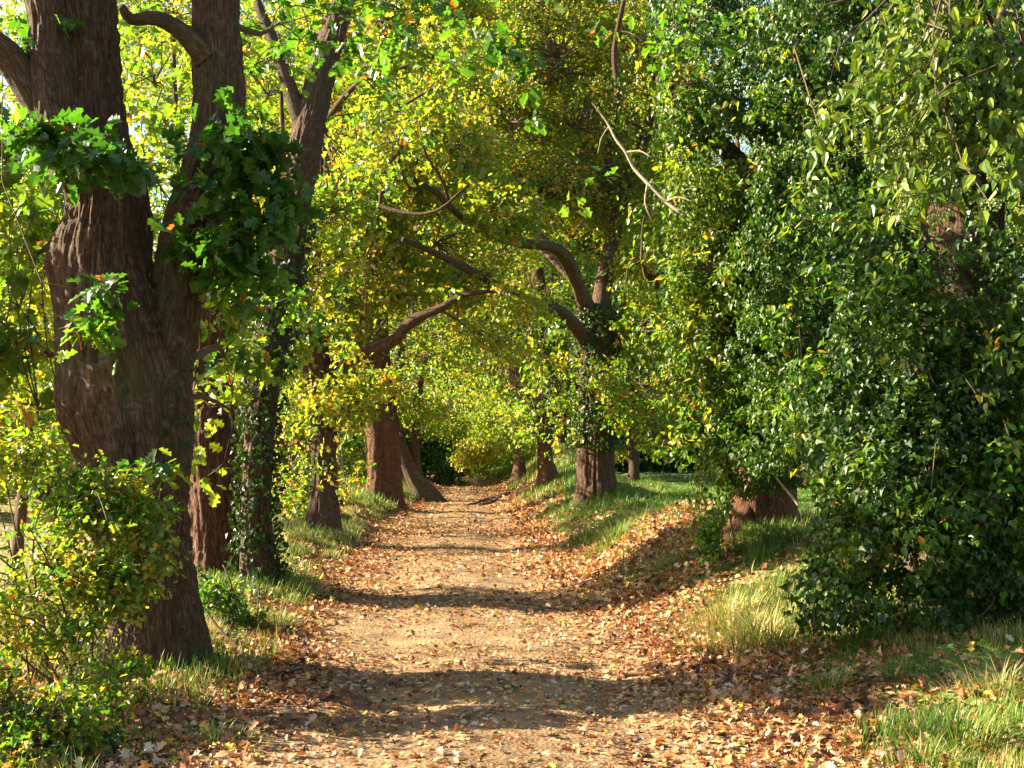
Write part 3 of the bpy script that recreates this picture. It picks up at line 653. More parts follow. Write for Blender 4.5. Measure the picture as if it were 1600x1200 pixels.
for a in [(1040, 420, 12.4, 75, 60, .66), (1080, 330, 12.4, 75, 60, .6), (1150, 420, 12.6, 100, 110, .5), (1060, 530, 12.4, 80, 80, .62), (1130, 620, 12.5, 85, 90, .55), (1190, 520, 12.6, 100, 110, .42), (1165, 700, 12.5, 60, 70, .5), (1220, 700, 12.6, 60, 60, .35),
          (1250, 600, 12.8, 100, 130, .35), (1230, 350, 12.7, 110, 110, .35), (1130, 230, 12.9, 90, 80, .5), (1060, 180, 12.9, 60, 70, .55), (1190, 130, 12.8, 80, 80, .4), (1270, 220, 12.9, 80, 120, .35), (1120, 90, 13.4, 90, 70, .42), (1230, 20, 13, 110, 70, .4), (1080, 20, 13.6, 80, 60, .45), (1112, 760, 12.6, 26, 60, .5), (1300, 100, 13.4, 90, 120, .35), (1290, 450, 13, 90, 150, .3), (1000, 350, 12.7, 40, 40, .62)]:
    iv.px(*a[:5], size=.050, cov=3.2, tint=a[5]+.08, depth=.75, sprout=.5, gap=.38)  # yellower tints on the path side put its sunlight into the leaf colour
for a in [(1200, 430, 11.3, 70, 80, .45), (1210, 560, 11.1, 70, 80, .45), (1200, 680, 11.2, 60, 60, .45), (1260, 640, 10.6, 50, 80, .4), (1250, 300, 11.2, 70, 80, .42), (1240, 180, 11.3, 70, 70, .42), (1250, 60, 11.3, 80, 70, .42), (1300, 330, 11.6, 70, 80, .3), (1290, 560, 11.2, 60, 100, .3), (1320, 180, 11.4, 70, 90, .3), (1260, 460, 11.6, 70, 80, .34), (1290, 700, 11, 40, 60, .3), (990, 460, 12.2, 40, 40, .66), (1010, 560, 12.2, 45, 45, .62), (1030, 250, 12.4, 50, 40, .6), (1000, 150, 12.6, 45, 60, .55), (1030, 640, 12.2, 36, 30, .6)]:
    iv.px(*a[:5], size=.050, cov=3.0, tint=a[5], depth=.6, sprout=.7, gap=.40)
iv.b.build('ivy', M_IVY, t10.root)
t10.dens = 1.3
for a in [(980, 420, 12, 50, 40, .5), (1000, 510, 12, 50, 40, .5), (1040, 600, 11.9, 50, 40, .46), (1010, 330, 12, 50, 40, .5), (1060, 250, 12, 60, 40, .46), (1100, 420, 11.8, 60, 50, .42), (1090, 520, 11.8, 60, 50, .42), (1160, 300, 12, 60, 50, .36), (1130, 650, 11.8, 50, 40, .42), (1180, 580, 11.8, 50, 40, .36), (1080, 130, 12, 70, 50, .42), (1180, 60, 12, 80, 50, .38), (1000, 60, 12, 60, 60, .45), (1230, 430, 11.8, 50, 50, .3), (1060, 690, 11.9, 30, 24, .48), (1240, 500, 10.8, 50, 60, .4), (1250, 650, 10.4, 45, 50, .4), (1260, 330, 10.6, 50, 50, .36), (1220, 160, 11, 60, 50, .4), (1200, 700, 11, 40, 40, .4)]:
    t10.px(*a[:5], size=.075, n=11, srad=.17, cov=1.5, tint=a[5], tvar=.13, tpl=OVATE, ntw=.5, shell=.8)
t10.done()

t11 = Tree('ivy_covered_tree', W(1480, 985, 9.6)[:2], 'nearest tree on the bank, buried in dark glossy ivy down to the grass', group='ivy-smothered trees', seed=23)
t11.stem([(1480, 1080, 120, 9.6), (1480, 990, 92, 9.6), (1486, 900, 76, 9.6), (1495, 700, 68, 9.6), (1500, 450, 62, 9.6), (1505, 200, 58, 9.6), (1510, -50, 52, 9.6), (1510, -250, 40, 9.6)], seg=64, step=.07, flute=.2)
t11.stem([(1620, 1010, 40, 9.7), (1600, 900, 26, 9.6), (1580, 700, 22, 9.6), (1570, 400, 20, 9.4)], 'limb', seg=24, step=.1)
iv = IvyMass(37)
for a in [(1400, 560, 9.1, 110, 130, .3), (1480, 470, 9.0, 110, 100, .28), (1350, 420, 9.4, 90, 110, .28), (1560, 600, 8.9, 110, 130, .3), (1460, 700, 8.8, 120, 110, .32), (1380, 740, 8.9, 100, 100, .34), (1330, 650, 9.4, 80, 120, .3), (1540, 780, 8.7, 110, 90, .34),
          (1420, 850, 8.7, 110, 70, .34), (1345, 850, 8.9, 65, 80, .28), (1290, 930, 8.9, 55, 60, .22), (1370, 930, 8.8, 70, 50, .25), (1500, 880, 8.9, 80, 60, .25), (1590, 880, 9.0, 60, 70, .25), (1640, 700, 8.6, 70, 160, .3), (1640, 450, 8.6, 70, 130, .3),
          (1560, 330, 9.3, 120, 90, .25), (1430, 300, 9.6, 110, 100, .25), (1340, 250, 9.9, 90, 110, .25), (1500, 150, 9.9, 140, 110, .25), (1370, 100, 10.2, 100, 110, .3), (1450, -10, 10, 200, 80, .3), (1590, -20, 9.4, 130, 90, .3), (1500, 20, 8.9, 110, 60, .3), (1330, -40, 10.4, 120, 80, .3), (1640, 200, 9.3, 90, 160, .25), (1560, 960, 9.3, 90, 40, .2), (1440, 950, 8.9, 70, 45, .22)]:
    iv.px(*a[:5], size=.054, cov=3.0, tint=a[5]+.05, tvar=.18, depth=.55, sprout=.5, gap=.43, hang=.6)
t11.dens = 1.2
for a in [(1270, 560, 9.0, 45, 50, .36), (1290, 440, 9.1, 50, 50, .34), (1350, 330, 8.9, 60, 40, .4), (1260, 700, 9.2, 40, 40, .36), (1420, 420, 8.4, 50, 50, .36), (1560, 480, 8.3, 60, 50, .36), (1480, 600, 8.2, 50, 40, .34), (1380, 700, 8.3, 50, 40, .36), (1560, 720, 8.1, 60, 50, .34), (1450, 800, 8.1, 50, 40, .32), (1330, 960, 8.4, 50, 26, .3), (1590, 560, 8.1, 40, 50, .4)]:
    t11.px(*a[:5], size=.07, n=11, srad=.15, cov=1.2, tint=a[5], tvar=.13, tpl=OVATE, ntw=.5, shell=.8, limb=False)
for k in range(46):
    a = W(iv.rng.uniform(1270, 1620), iv.rng.uniform(330, 860), 8.6-.25*iv.rng.random()); L = iv.rng.uniform(.15, .5); mm_ = int(L*75)
    u = iv.rng.random(mm_); P = a+np.stack([.06*np.sin(u*5+k)-.25*L*u, -.05*u, -L*u], -1)+iv.rng.normal(size=(mm_, 3))*.022
    iv.b.add(leaf_arrays(IVYL, P, iv.rng.normal(size=(mm_, 3))*.5+[-.2, 0, -.8], iv.rng.normal(size=(mm_, 3))*.6+[-.6, -.5, .3], .055*iv.rng.uniform(.6, 1.3, mm_), np.clip(.42+iv.rng.normal(size=mm_)*.2, 0, .9)))
iv.b.build('ivy', M_IVY, t11.root)
for k in range(14):
    x_, y_ = iv.rng.uniform(1280, 1600), iv.rng.uniform(380, 900); q = iv.rng.normal(size=6)*14
    t11.stem([(x_, y_, 2.2, 8.75), (x_+q[0], y_+25, 2.0, 8.6), (x_+q[1]*1.5, y_+50+q[2], 1.5, 8.55), (x_+q[3]*2, y_+80+q[4], 1, 8.5)], 'limb', mat=M_TWIG, seg=8, step=.05, keep=False)
# flowering ivy shoots hanging forward at the top
rng = np.random.default_rng(41)
stemb, fl, bl = TwigBag(), Bag(), Bag()
shoots = []
anchors = [(1560, -40), (1500, -60), (1600, 60), (1640, 150), (1440, -60), (1540, 60)]
ends = [(1370, 120), (1410, 150), (1300, 190), (1305, 230), (1350, 200), (1385, 250), (1400, 300), (1410, 330), (1440, 300), (1450, 250), (1480, 220), (1500, 290), (1440, 190), (1480, 150), (1520, 220), (1420, 90), (1530, 130), (1560, 260), (1590, 330), (1460, 340), (1580, 200), (1430, 230), (1350, 150), (1540, 320), (1600, 260)]
for i, (ex, ey) in enumerate(ends*2):
    ex += rng.normal()*14; ey += rng.normal()*14
    a = anchors[rng.integers(len(anchors))]
    A = W(a[0], a[1], 7.6+rng.normal()*.15); B = W(ex, ey, 7.2+rng.normal()*.3)
    shoots.append((A, B))
A = np.array([s[0] for s in shoots]); B = np.array([s[1] for s in shoots])
stemb.add(A, B, .009, .004, rng, sag=.05)
n = 58; m = len(B)
u = rng.random((m, n))**.8*.85+.17
Pp = (A[:, None]*(1-u[..., None])+B[:, None]*u[..., None]).reshape(-1, 3)+rng.normal(size=(m*n, 3))*[.10, .10, .075]
Dn = rng.normal(size=(m*n, 3))*.5+[-.2, -.1, -.8]; Nn = rng.normal(size=(m*n, 3))*.6+[-.5, -.5, .5]
fl.add(leaf_arrays(OVATE, Pp, Dn, Nn, .082*rng.uniform(.6, 1.3, m*n), np.clip(.72+rng.normal(size=m*n)*.12, 0, .9)))
# berry umbels: small balls of octahedra
oc = (np.array([[1, 0, 0], [-1, 0, 0], [0, 1, 0], [0, -1, 0], [0, 0, 1], [0, 0, -1]], float)*.5, [(0, 2, 4), (2, 1, 4), (1, 3, 4), (3, 0, 4), (2, 0, 5), (1, 2, 5), (3, 1, 5), (0, 3, 5)])
Bc = np.repeat(B, 2, 0)+rng.normal(size=(2*m, 3))*.05
K = 26
dq = nrm(rng.normal(size=(len(Bc)*K, 3)))
Pb = np.repeat(Bc, K, 0)+dq*.030
bl.add(leaf_arrays(oc, Pb, rng.normal(size=Pb.shape), rng.normal(size=Pb.shape), np.full(len(Pb), .0135), rng.random(len(Pb))))
stemb.build('shoots', M_TWIG, t11.root); fl.build('ivy', M_IVY, t11.root); bl.build('berries', M_BER, t11.root)
for q in [[(1500, 0, 4, 8), (1475, 70, 4, 7.8), (1462, 140, 3.5, 7.7), (1445, 220, 2.5, 7.6)], [(1590, -20, 5, 7.9), (1560, 30, 4.5, 7.7), (1540, 90, 4, 7.6), (1530, 160, 3, 7.5), (1500, 240, 2.5, 7.4)], [(1620, 60, 5, 7.8), (1575, 130, 4, 7.7), (1555, 190, 3, 7.6), (1520, 280, 2, 7.5)]]:
    t11.stem(q, 'limb', mat=M_TWIG, seg=10, step=.05, keep=False)
t11.done()

# a small bare twig poking from the ivy
tag(tube('dry_twig', P3([(1206, 738, 1, 12.0), (1222, 758, 1.5, 11.9), (1242, 782, 2.2, 11.8), (1250, 793, 1.5, 11.75)]), M_DEAD, None, seg=8, step=.03), 'short pale dry twig hanging in front of the reddish ivy-covered trunk', 'twig')
st = P3([(322, 955, 1.6, 9.6), (345, 985, 2, 9.5), (368, 1008, 2.2, 9.4), (390, 1028, 1.6, 9.3)])
st[-1, 2] = H(st[-1, 0], st[-1, 1])+.01
tag(tube('fallen_stick', st, M_TWIG, None, seg=8, step=.04), 'dark stick leaning from the path edge towards the forked oak', 'stick')

# ================================================================== SHRUBS ON THE LEFT
def shrub(name, base, label, blobs, seed, size=.05, tint=.45, cov=2.6, tpl=MIDL, stems=9, group=None, srad=.14, n=12, rej=True, tvar=.13):
    s = Tree(name, base[:2], label, 'shrub', group, seed); s.dens = 1.8
    rng = s.rng; z = H(base[0], base[1])
    for k in range(stems):
        b = blobs[k % len(blobs)]; c = W(b[0], b[1], b[2])
        a0 = np.array([base[0]+rng.normal()*.18, base[1]+rng.normal()*.18, z-.05])
        c = c+rng.normal(size=3)*[b[3]*b[2]/F*.4, .1, b[4]*b[2]/F*.4]
        mid = (a0+c)/2+rng.normal(size=3)*.08+[0, 0, .15]
        pts = np.array([[*a0, .009], [*mid, .006], [*c, .003]])
        tube('stem', pts, M_TWIG, s.root, seg=8, step=.08, seed=seed+k); s.skel.append(catmull(pts, .1))
    for b in blobs:
        s.px(*b, size=size, n=n, srad=srad, cov=cov, tint=tint, tvar=tvar, tpl=tpl, limb=False, ntw=.35, rej=rej, shell=.75)
    return s.done('foliage')
shrub('leafy_shrub', W(120, 1100, 7.6), 'sprawling sunlit shrub with small pale leaves in front of the forked oak',
      [(60, 760, 7.6, 90, 60), (150, 770, 7.8, 60, 40), (20, 690, 7.9, 70, 40), (230, 800, 7.8, 40, 26), (20, 950, 7.0, 80, 60), (130, 840, 7.5, 90, 60), (40, 880, 7.3, 90, 70), (150, 930, 7.4, 80, 60), (60, 1000, 7.2, 50, 50), (200, 990, 7.4, 45, 70), (130, 1040, 7.1, 70, 50), (210, 880, 7.6, 50, 60), (-40, 820, 7.4, 60, 100)], 51, size=.048, tint=.5, cov=3.0, stems=18)
shrub('bramble_bush', W(60, 1210, 6.3), 'low tangle of bramble and twigs at the near end of the verge',
      [(60, 1110, 6.3, 90, 40), (30, 1170, 6.1, 90, 40), (120, 1140, 6.3, 60, 40), (-30, 1080, 6.3, 50, 60), (180, 1090, 6.7, 40, 50)], 53, size=.042, tint=.46, tvar=.2, cov=2.2, stems=14, srad=.11)
shrub('hawthorn_bush', W(350, 1000, 10.6), 'thin twiggy bush in shade behind the forked oak trunk', [(345, 890, 10.6, 40, 50), (370, 950, 10.6, 30, 40), (330, 950, 10.5, 30, 50)], 55, size=.05, tint=.3, cov=1.5, stems=8)
shrub('hedge_shrub', W(450, 850, 23), 'rounded green bush between the ivy-clad oak and the arching oak', [(455, 700, 24, 40, 70), (470, 760, 23.5, 40, 50), (440, 640, 24.5, 30, 50), (440, 790, 24, 30, 40)], 57, size=.085, tint=.5, cov=3, stems=6, srad=.25)
shrub('hedge_shrub', W(550, 800, 27), 'loose sunlit bush between the arching oak and the upright oak', [(545, 700, 28, 36, 60), (550, 650, 28, 32, 50), (535, 760, 27, 25, 35), (480, 790, 22, 25, 30)], 59, size=.09, tint=.52, cov=3, stems=6, srad=.28)
shrub('bank_shrub', W(745, 735, 50), 'feathery pale bush standing at the head of the path', [(745, 700, 50, 30, 22), (765, 690, 50, 25, 25), (730, 715, 50, 22, 18)], 61, size=.1, tint=.62, cov=2.2, stems=8, srad=.3, rej=False)
shrub('ivy_sapling', W(1120, 870, 12.4), 'ivy clinging to the left foot of the reddish trunk', [(1112, 790, 12.3, 16, 50), (1108, 850, 12.3, 14, 25)], 63, size=.06, tint=.35, cov=2.5, tpl=IVYL, stems=3, srad=.12)

# smaller trees standing in the field behind the row
def field_tree(name, px, Y, label, blobs, seed, tint=.5, size=.12, r=.11, dens=1.6, cov=2.4):
    x = (px-800)/F*Y; z = H(x, Y); s = Tree(name, (x, Y), label, 'tree', 'small trees in the field behind the oaks', seed); s.dens = dens
    top = max(W(b[0], b[1], b[2])[2] for b in blobs)
    s.stem(np.array([[x, Y, z-.3, r*1.4], [x, Y, z+.3, r], [x+.2, Y, z+(top-z)*.5, r*.7], [x, Y, top, r*.3]]), seg=14, step=.25)
    for b in blobs: s.px(*b, size=size, n=14, srad=.38, cov=cov, tint=tint, tvar=.11)
    return s.done()
field_tree('field_maple', 30, 21, 'bright yellow-green small tree seen left of the forked oak', [(30, 420, 21, 90, 90), (80, 560, 21, 80, 80), (10, 640, 20, 80, 70), (60, 300, 22, 90, 80), (-60, 500, 21, 80, 160), (40, 720, 20, 70, 50)], 301, .5)
field_tree('field_maple', 260, 24, 'golden small tree filling the gap between the forked stems', [(250, 380, 24, 60, 100), (250, 200, 25, 80, 110), (320, 560, 23, 60, 90), (300, 700, 22, 50, 70), (260, 40, 25, 100, 90), (200, 520, 24, 50, 60)], 303, .55)
field_tree('field_maple', 430, 27, 'pale leafy small tree between the ivy-clad and the arching oak', [(440, 600, 27, 50, 60), (470, 500, 27, 60, 70), (420, 400, 28, 60, 80), (440, 260, 28, 80, 90), (560, 260, 29, 80, 90), (430, 100, 29, 90, 90), (430, 700, 26, 40, 50)], 305, .52)
field_tree('field_maple', 120, 30, 'tall pale small tree at the field side behind the burled trunk', [(40, 120, 30, 110, 110), (-20, 260, 30, 80, 90), (130, 300, 30, 80, 100), (240, 120, 31, 80, 90), (120, 480, 30, 80, 80), (380, 200, 31, 70, 90), (-60, 60, 30, 90, 90), (60, 30, 33, 120, 90), (200, 60, 33, 100, 110), (330, 60, 34, 100, 90), (20, 220, 33, 100, 90), (240, -60, 33, 200, 70)], 307, .48, .14)
field_tree('field_maple', 1150, 31, 'sunlit small tree beyond the bank between the ivy-clad trees', [(1040, 560, 31, 60, 60), (1030, 450, 31, 60, 60), (1070, 630, 30, 40, 30), (1060, 330, 32, 60, 80), (1050, 200, 33, 70, 80), (1080, 80, 33, 80, 80)], 309, .5)

# ================================================================== BACKGROUND TREES
def far_tree(x, y, h, w, tint, label, seed, lean=0, dens=1.0, low=.07, trunk=.28):
    z = H(x, y); s = Tree('background_tree', (x, y), label, 'tree', 'trees beyond the path', seed)
    rng = s.rng
    pts = np.array([[x, y, z-.3, trunk*1.5], [x, y, z+.5, trunk], [x+lean*.4, y, z+h*.35, trunk*.8], [x+lean, y, z+h*.8, trunk*.3]])
    s.stem(pts, seg=12, step=.5, mat=M_BARK)
    nb = 18
    for k in range(nb):
        f = low+(1-low)*(k+.5)/nb; a = k*2.4+rng.random()
        rw = w*.5*(math.sin(math.pi*min(1, f*.85+.12))**.6)
        c = (x+lean*f+math.cos(a)*rw*.6, y+math.sin(a)*rw*.6, z+h*f)
        s.puff(c, (w*.32, w*.32, h*.09), size=.21, n=16, srad=.6, cov=2.4*dens, tint=tint+.08+rng.normal()*.05, tvar=.12, tpl=FARL, limb=k % 2 == 0, ntw=.12, gap=.40, rej=True)
    s.done()
desc = ['broad golden green', 'tall yellow-green', 'dense mid green', 'bushy pale', 'dark bluish green', 'slim olive']
places = ['behind the young oak at the head of the path', 'closing the view straight above the path', 'behind the upright oak', 'behind the arching oak', 'seen between the two stems of the forked oak', 'at the field edge behind the ivy-clad slender oak', 'beyond the sunlit shrub',
          'beyond the meadow past the bank oak', 'standing over the far meadow track', 'beyond the meadow beside the bright ivy tree', 'behind the bright ivy tree', 'high behind the dead branch', 'farthest, above the dark bend of the path', 'at the bend beyond the leaning tree', 'over the shaded bend', 'behind the dark glossy ivy tree', 'above the feathery bush', 'in the field hedge beyond the bramble']
spots = [(2.5, 62, 24, 13, .50), (-3.5, 68, 26, 13, .55), (-8, 60, 24, 12, .52), (-11, 50, 20, 11, .5), (-17, 44, 18, 11, .5), (-13, 66, 25, 12, .46), (-27, 52, 19, 12, .5),
         (10, 98, 26, 14, .3), (19, 100, 26, 15, .34), (27, 94, 26, 14, .4), (15, 50, 19, 9, .42), (6.0, 60, 23, 9, .52), (-6, 92, 30, 15, .32), (-9, 76, 28, 13, .4), (-2, 84, 32, 14, .4), (30, 62, 22, 13, .36), (1, 76, 30, 14, .5), (-22, 66, 26, 14, .46)]
for i, (x, y, h, w, tn) in enumerate(spots):
    far_tree(x, y, h, w, tn, f'{desc[i % 6]} tree {places[i]}', 100+i, lean=random.Random(i).uniform(-.6, .6), low=.2 if 4 < x < 20 and y < 80 else .07)
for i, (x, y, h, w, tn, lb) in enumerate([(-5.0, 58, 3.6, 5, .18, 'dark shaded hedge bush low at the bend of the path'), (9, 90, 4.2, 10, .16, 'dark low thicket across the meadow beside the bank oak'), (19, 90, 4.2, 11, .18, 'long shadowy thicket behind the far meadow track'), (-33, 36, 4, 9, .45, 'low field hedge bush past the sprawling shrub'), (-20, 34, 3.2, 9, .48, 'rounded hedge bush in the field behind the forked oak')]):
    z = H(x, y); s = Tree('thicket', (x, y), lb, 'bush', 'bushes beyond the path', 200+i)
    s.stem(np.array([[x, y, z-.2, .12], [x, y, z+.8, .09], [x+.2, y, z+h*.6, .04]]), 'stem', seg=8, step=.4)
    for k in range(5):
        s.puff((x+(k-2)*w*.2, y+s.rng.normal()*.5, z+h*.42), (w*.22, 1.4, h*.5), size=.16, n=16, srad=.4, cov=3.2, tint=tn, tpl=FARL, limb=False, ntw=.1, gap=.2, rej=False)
    s.done('foliage')

# distant wood as one mass
rng = np.random.default_rng(71)
m = 9000
ang = rng.uniform(-62, 62, m); dist = rng.uniform(105, 150, m)
C = np.stack([np.sin(np.radians(ang))*dist, np.cos(np.radians(ang))*dist, 0*ang], -1)
top = 22+14*fbm(np.stack([ang*.25, ang*0, ang*0], -1), 3, 9)
C[:, 2] = rng.random(m)*top
b = Bag(); b.add(spray_leaves(rng, C, 16, 1.5, .75, .38, .12, FARL)[1])
tag(b.build('distant_wood', M_OAK), 'green wood closing the view far behind all the trees', 'wood', kind='stuff')

# ================================================================== MEADOW TRACK
xs = np.linspace(4.5, 40, 90); V2 = []
for x in xs:
    y0 = 76+(x-6)*.1+.5*math.sin(x*.4)
    for k in range(5):
        yy = y0+k*1.3; V2.append((x, yy, H(x, yy)+.03))
V2 = np.array(V2); i = np.arange(len(V2)).reshape(-1, 5)
Qm = np.stack([i[:-1, :-1], i[1:, :-1], i[1:, 1:], i[:-1, 1:]], -1).reshape(-1, 4)
t = NT('pale_track'); tc = t.n('ShaderNodeTexCoord'); nz = t.n('ShaderNodeTexNoise', {'Vector': (tc, 'Object'), 'Scale': 3.0, 'Detail': 6.0})
cr = t.ramp((nz, 0), [(.35, (.22, .20, .17)), (.65, (.42, .38, .32))])
p = t.n('ShaderNodeBsdfPrincipled', {'Base Color': (cr, 0), 'Roughness': .9})
tag(raw_mesh('track', V2, Qm.ravel(), np.full(len(Qm), 4), t.end(p), None, None, True), 'pale track crossing the far meadow', kind='structure')

# ================================================================== FALLEN LEAVES, GRASS, STONES
def on_ground(rng, n, y0, y1, x0=-6, x1=6, ypow=1.0):
    y = y0+(y1-y0)*rng.random(n)**ypow; return rng.uniform(x0, x1, n)+pc(y), y
def gnormal(x, y):
    e = .05; z0 = height(x, y)
    return z0, nrm(np.stack([-(height(x+e, y)-z0)/e, -(height(x, y+e)-z0)/e, np.ones_like(x)], -1))
def fallen():
    rng = np.random.default_rng(81); b = Bag()
    for (n, y0, y1, tpl, sz, xr) in [(95000, 5, 12, DRYL, .054, 4.2), (110000, 12, 26, DRYF, .066, 4.5), (70000, 26, 62, DRYF, .10, 5)]:
        x, y = on_ground(rng, n, y0, y1, -xr-2, xr)
        g, l = cover(x, y); dd = np.abs(x-pc(y))/hw(y)
        k = rng.random(n) < np.clip(l*1.15*(1-.25*g)+.03, 0, 1); x, y, dd = x[k], y[k], dd[k]
        z, N = gnormal(x, y); m = len(x)
        up = np.where(dd > .8, .03, .006)
        P = np.stack([x, y, z+.006+up*rng.random(m)], -1)
        D = rng.normal(size=(m, 3)); D[:, 2] *= .4
        N = N+rng.normal(size=(m, 3))*.5
        ti = np.clip(.52+rng.normal(size=m)*.30+(fbm(P*.9, 2, 3)-.5)*.5, 0, 1)
        b.add(leaf_arrays(tpl, P, D, N, sz*(.4+1.1*rng.random(m)**1.8)*np.where(dd < .8, .8, 1), ti))
    tag(b.build('fallen_leaves', M_LIT), 'orange and tan fallen leaves scattered over path and verges', kind='stuff')
fallen()
def blade_arrays(rng, P, Hh, lean, Wd, tint, curl=.6):
    m = len(P); a = rng.uniform(0, 2*np.pi, m); d = np.stack([np.cos(a), np.sin(a), 0*a], -1)
    d = nrm(d+lean); s = np.cross(d, [0, 0, 1.0]); s = nrm(s)
    ts = np.array([0, .4, .75, 1.0]); rows = []
    cu = curl*rng.uniform(.3, 1.3, m)
    for t_, w_ in zip(ts, (1, .85, .5, 0)):
        c = P+d*(cu*Hh*t_**1.8*.8)[:, None]; c[:, 2] += Hh*(t_-.32*cu*t_**2.4)
        if w_: rows += [c-s*(Wd*w_*.5)[:, None], c+s*(Wd*w_*.5)[:, None]]
        else: rows += [c]
    V = np.stack(rows, 1)
    f = np.array([0, 1, 3, 2, 2, 3, 5, 4, 4, 5, 6]); cnt = np.array([4, 4, 3])
    return V.reshape(-1, 3), (f[None]+(np.arange(m)*7)[:, None]).ravel(), np.tile(cnt, m), np.repeat(tint, 7)
def grass():
    rng = np.random.default_rng(83); b = Bag()
    for (n, y0, y1, hh, wd, xr) in [(300000, 5, 14, .09, .0050, 5.5), (300000, 14, 30, .11, .010, 6), (170000, 30, 66, .14, .020, 9)]:
        x, y = on_ground(rng, n, y0, y1, -xr, xr)
        g, l = cover(x, y)
        P = np.stack([x, y, x*0], -1); cl = fbm(P*2.4, 3, 61); c2 = fbm(P*6, 2, 63)
        k = rng.random(n) < g*sstep(.30, .56, cl)*(.35+c2)*1.6; x, y, cl, c2 = x[k], y[k], cl[k], c2[k]
        z = height(x, y); m = len(x)
        hgt = hh*(.4+1.5*sstep(.42, .7, cl))*rng.uniform(.5, 1.3, m)
        tn = np.clip(.47+.22*(x < pc(y))*(y > 9)+(fbm(np.stack([x, y, x*0], -1)*1.2, 2, 67)-.5)*.9+rng.normal(size=m)*.17, 0, 1)
        b.add(blade_arrays(rng, np.stack([x, y, z-.005], -1), hgt, np.array([0, 0, 0]), wd*rng.uniform(.7, 1.4, m), tn))
    # round the feet of the trunks
    for tr in (t1, t2, t3, t4, t5, t6, t7, t8, t9, t10):
        L = tr.root.location; n = 1500; a = rng.uniform(0, 6.283, n); q = .35+rng.gamma(2, .22, n); x = L[0]+q*np.cos(a); y = L[1]+q*np.sin(a)
        k = (np.abs(x-pc(y)) > hw(y)); x, y = x[k], y[k]; n = len(x)
        b.add(blade_arrays(rng, np.stack([x, y, height(x, y)-.005], -1), (.10+.003*L[1])*rng.uniform(.4, 1.8, n), np.array([0, 0, 0]), (.0035+.00035*L[1])*rng.uniform(.7, 1.4, n), np.clip(.55+rng.normal(size=n)*.22, 0, 1)))
    # far meadow
    n = 60000; x = rng.uniform(3, 30, n); y = 26+54*rng.random(n)**1.4; z = height(x, y)
    b.add(blade_arrays(rng, np.stack([x, y, z], -1), .09*rng.uniform(.5, 1.4, n), np.array([0, 0, 0]), np.full(n, .03), np.clip(.46+rng.normal(size=n)*.15+(fbm(np.stack([x, y, x*0], -1)*.5, 2, 5)-.5)*.7, 0, 1)))
    tag(b.build('grass', M_GRS), 'green and straw-coloured grass growing over the verges and meadow', kind='stuff')
grass()
def tuft(px, py, Y, label, n=900, r=.28, h=.34, tint=.42, seed=0, wd=.006):
    rng = np.random.default_rng(seed+300); c = W(px, py, Y); c[2] = H(c[0], c[1])
    a = rng.uniform(0, 2*np.pi, n); q = r*rng.random(n)**.8*1.3; hf = .35+.65*np.exp(-(q/r/.8)**2)
    sel = rng.random(n) < .7; a, q, hf = a[sel], q[sel], hf[sel]; n = len(a)
    x, y = c[0]+q*np.cos(a), c[1]+q*np.sin(a); P = np.stack([x, y, height(x, y)-.01], -1)
    out = np.stack([np.cos(a), np.sin(a), 0*a], -1)*1.4
    b = Bag(); b.add(blade_arrays(rng, P, hf*h*rng.uniform(.3, 1.3, n), out, wd*rng.uniform(.7, 1.4, n), np.clip(tint+.16+rng.normal(size=n)*.26, 0, 1), curl=1.15))
    tag(b.build('grass_tuft', M_GRS), label, 'grass tuft', 'grass tufts on the verges')
for i, a in enumerate([(1500, 1120, 6.4, 'tallest green grass tuft at the near corner of the bank', 1000, .32, .30, .35), (1440, 1170, 6.0, 'low spreading grass tuft among leaves at the very front', 800, .3, .2, .45),
          (1560, 1050, 7.2, 'straw-tipped grass tuft below the dark glossy ivy', 900, .35, .25, .6), (1180, 930, 9.6, 'arching pale grass tuft beside the ivy where the bank juts out', 1600, .5, .36, .6), (1130, 900, 10.5, 'pale grass tuft just below the reddish trunk', 1200, .45, .32, .66), (1230, 905, 10, 'yellow-green tuft at the edge of the glossy ivy', 900, .35, .3, .5),
          (960, 850, 16.5, 'bright green tuft on the bank corner before the leaf mound', 1100, .4, .34, .36), (920, 830, 19, 'green tuft below the ivy-clad bank oak', 1000, .5, .34, .42), (1000, 820, 18.5, 'straw tuft on the bank crest by the leaf mound', 900, .5, .34, .7), (470, 915, 12.8, 'green tuft at the foot of the slender ivy-clad oak', 700, .35, .22, .4), (440, 960, 11, 'yellowish tuft on the verge before the reddish oak', 600, .3, .2, .5),
          (1290, 1060, 7.8, 'dark green tuft in the shade below the ivy', 700, .3, .2, .28), (330, 1150, 6.7, 'thin tuft growing from the leaves by the near verge', 260, .2, .18, .45)]):
    tuft(a[0], a[1], a[2], a[3], a[4], a[5], a[6], a[7], seed=i, wd=.0035+.00035*a[2])

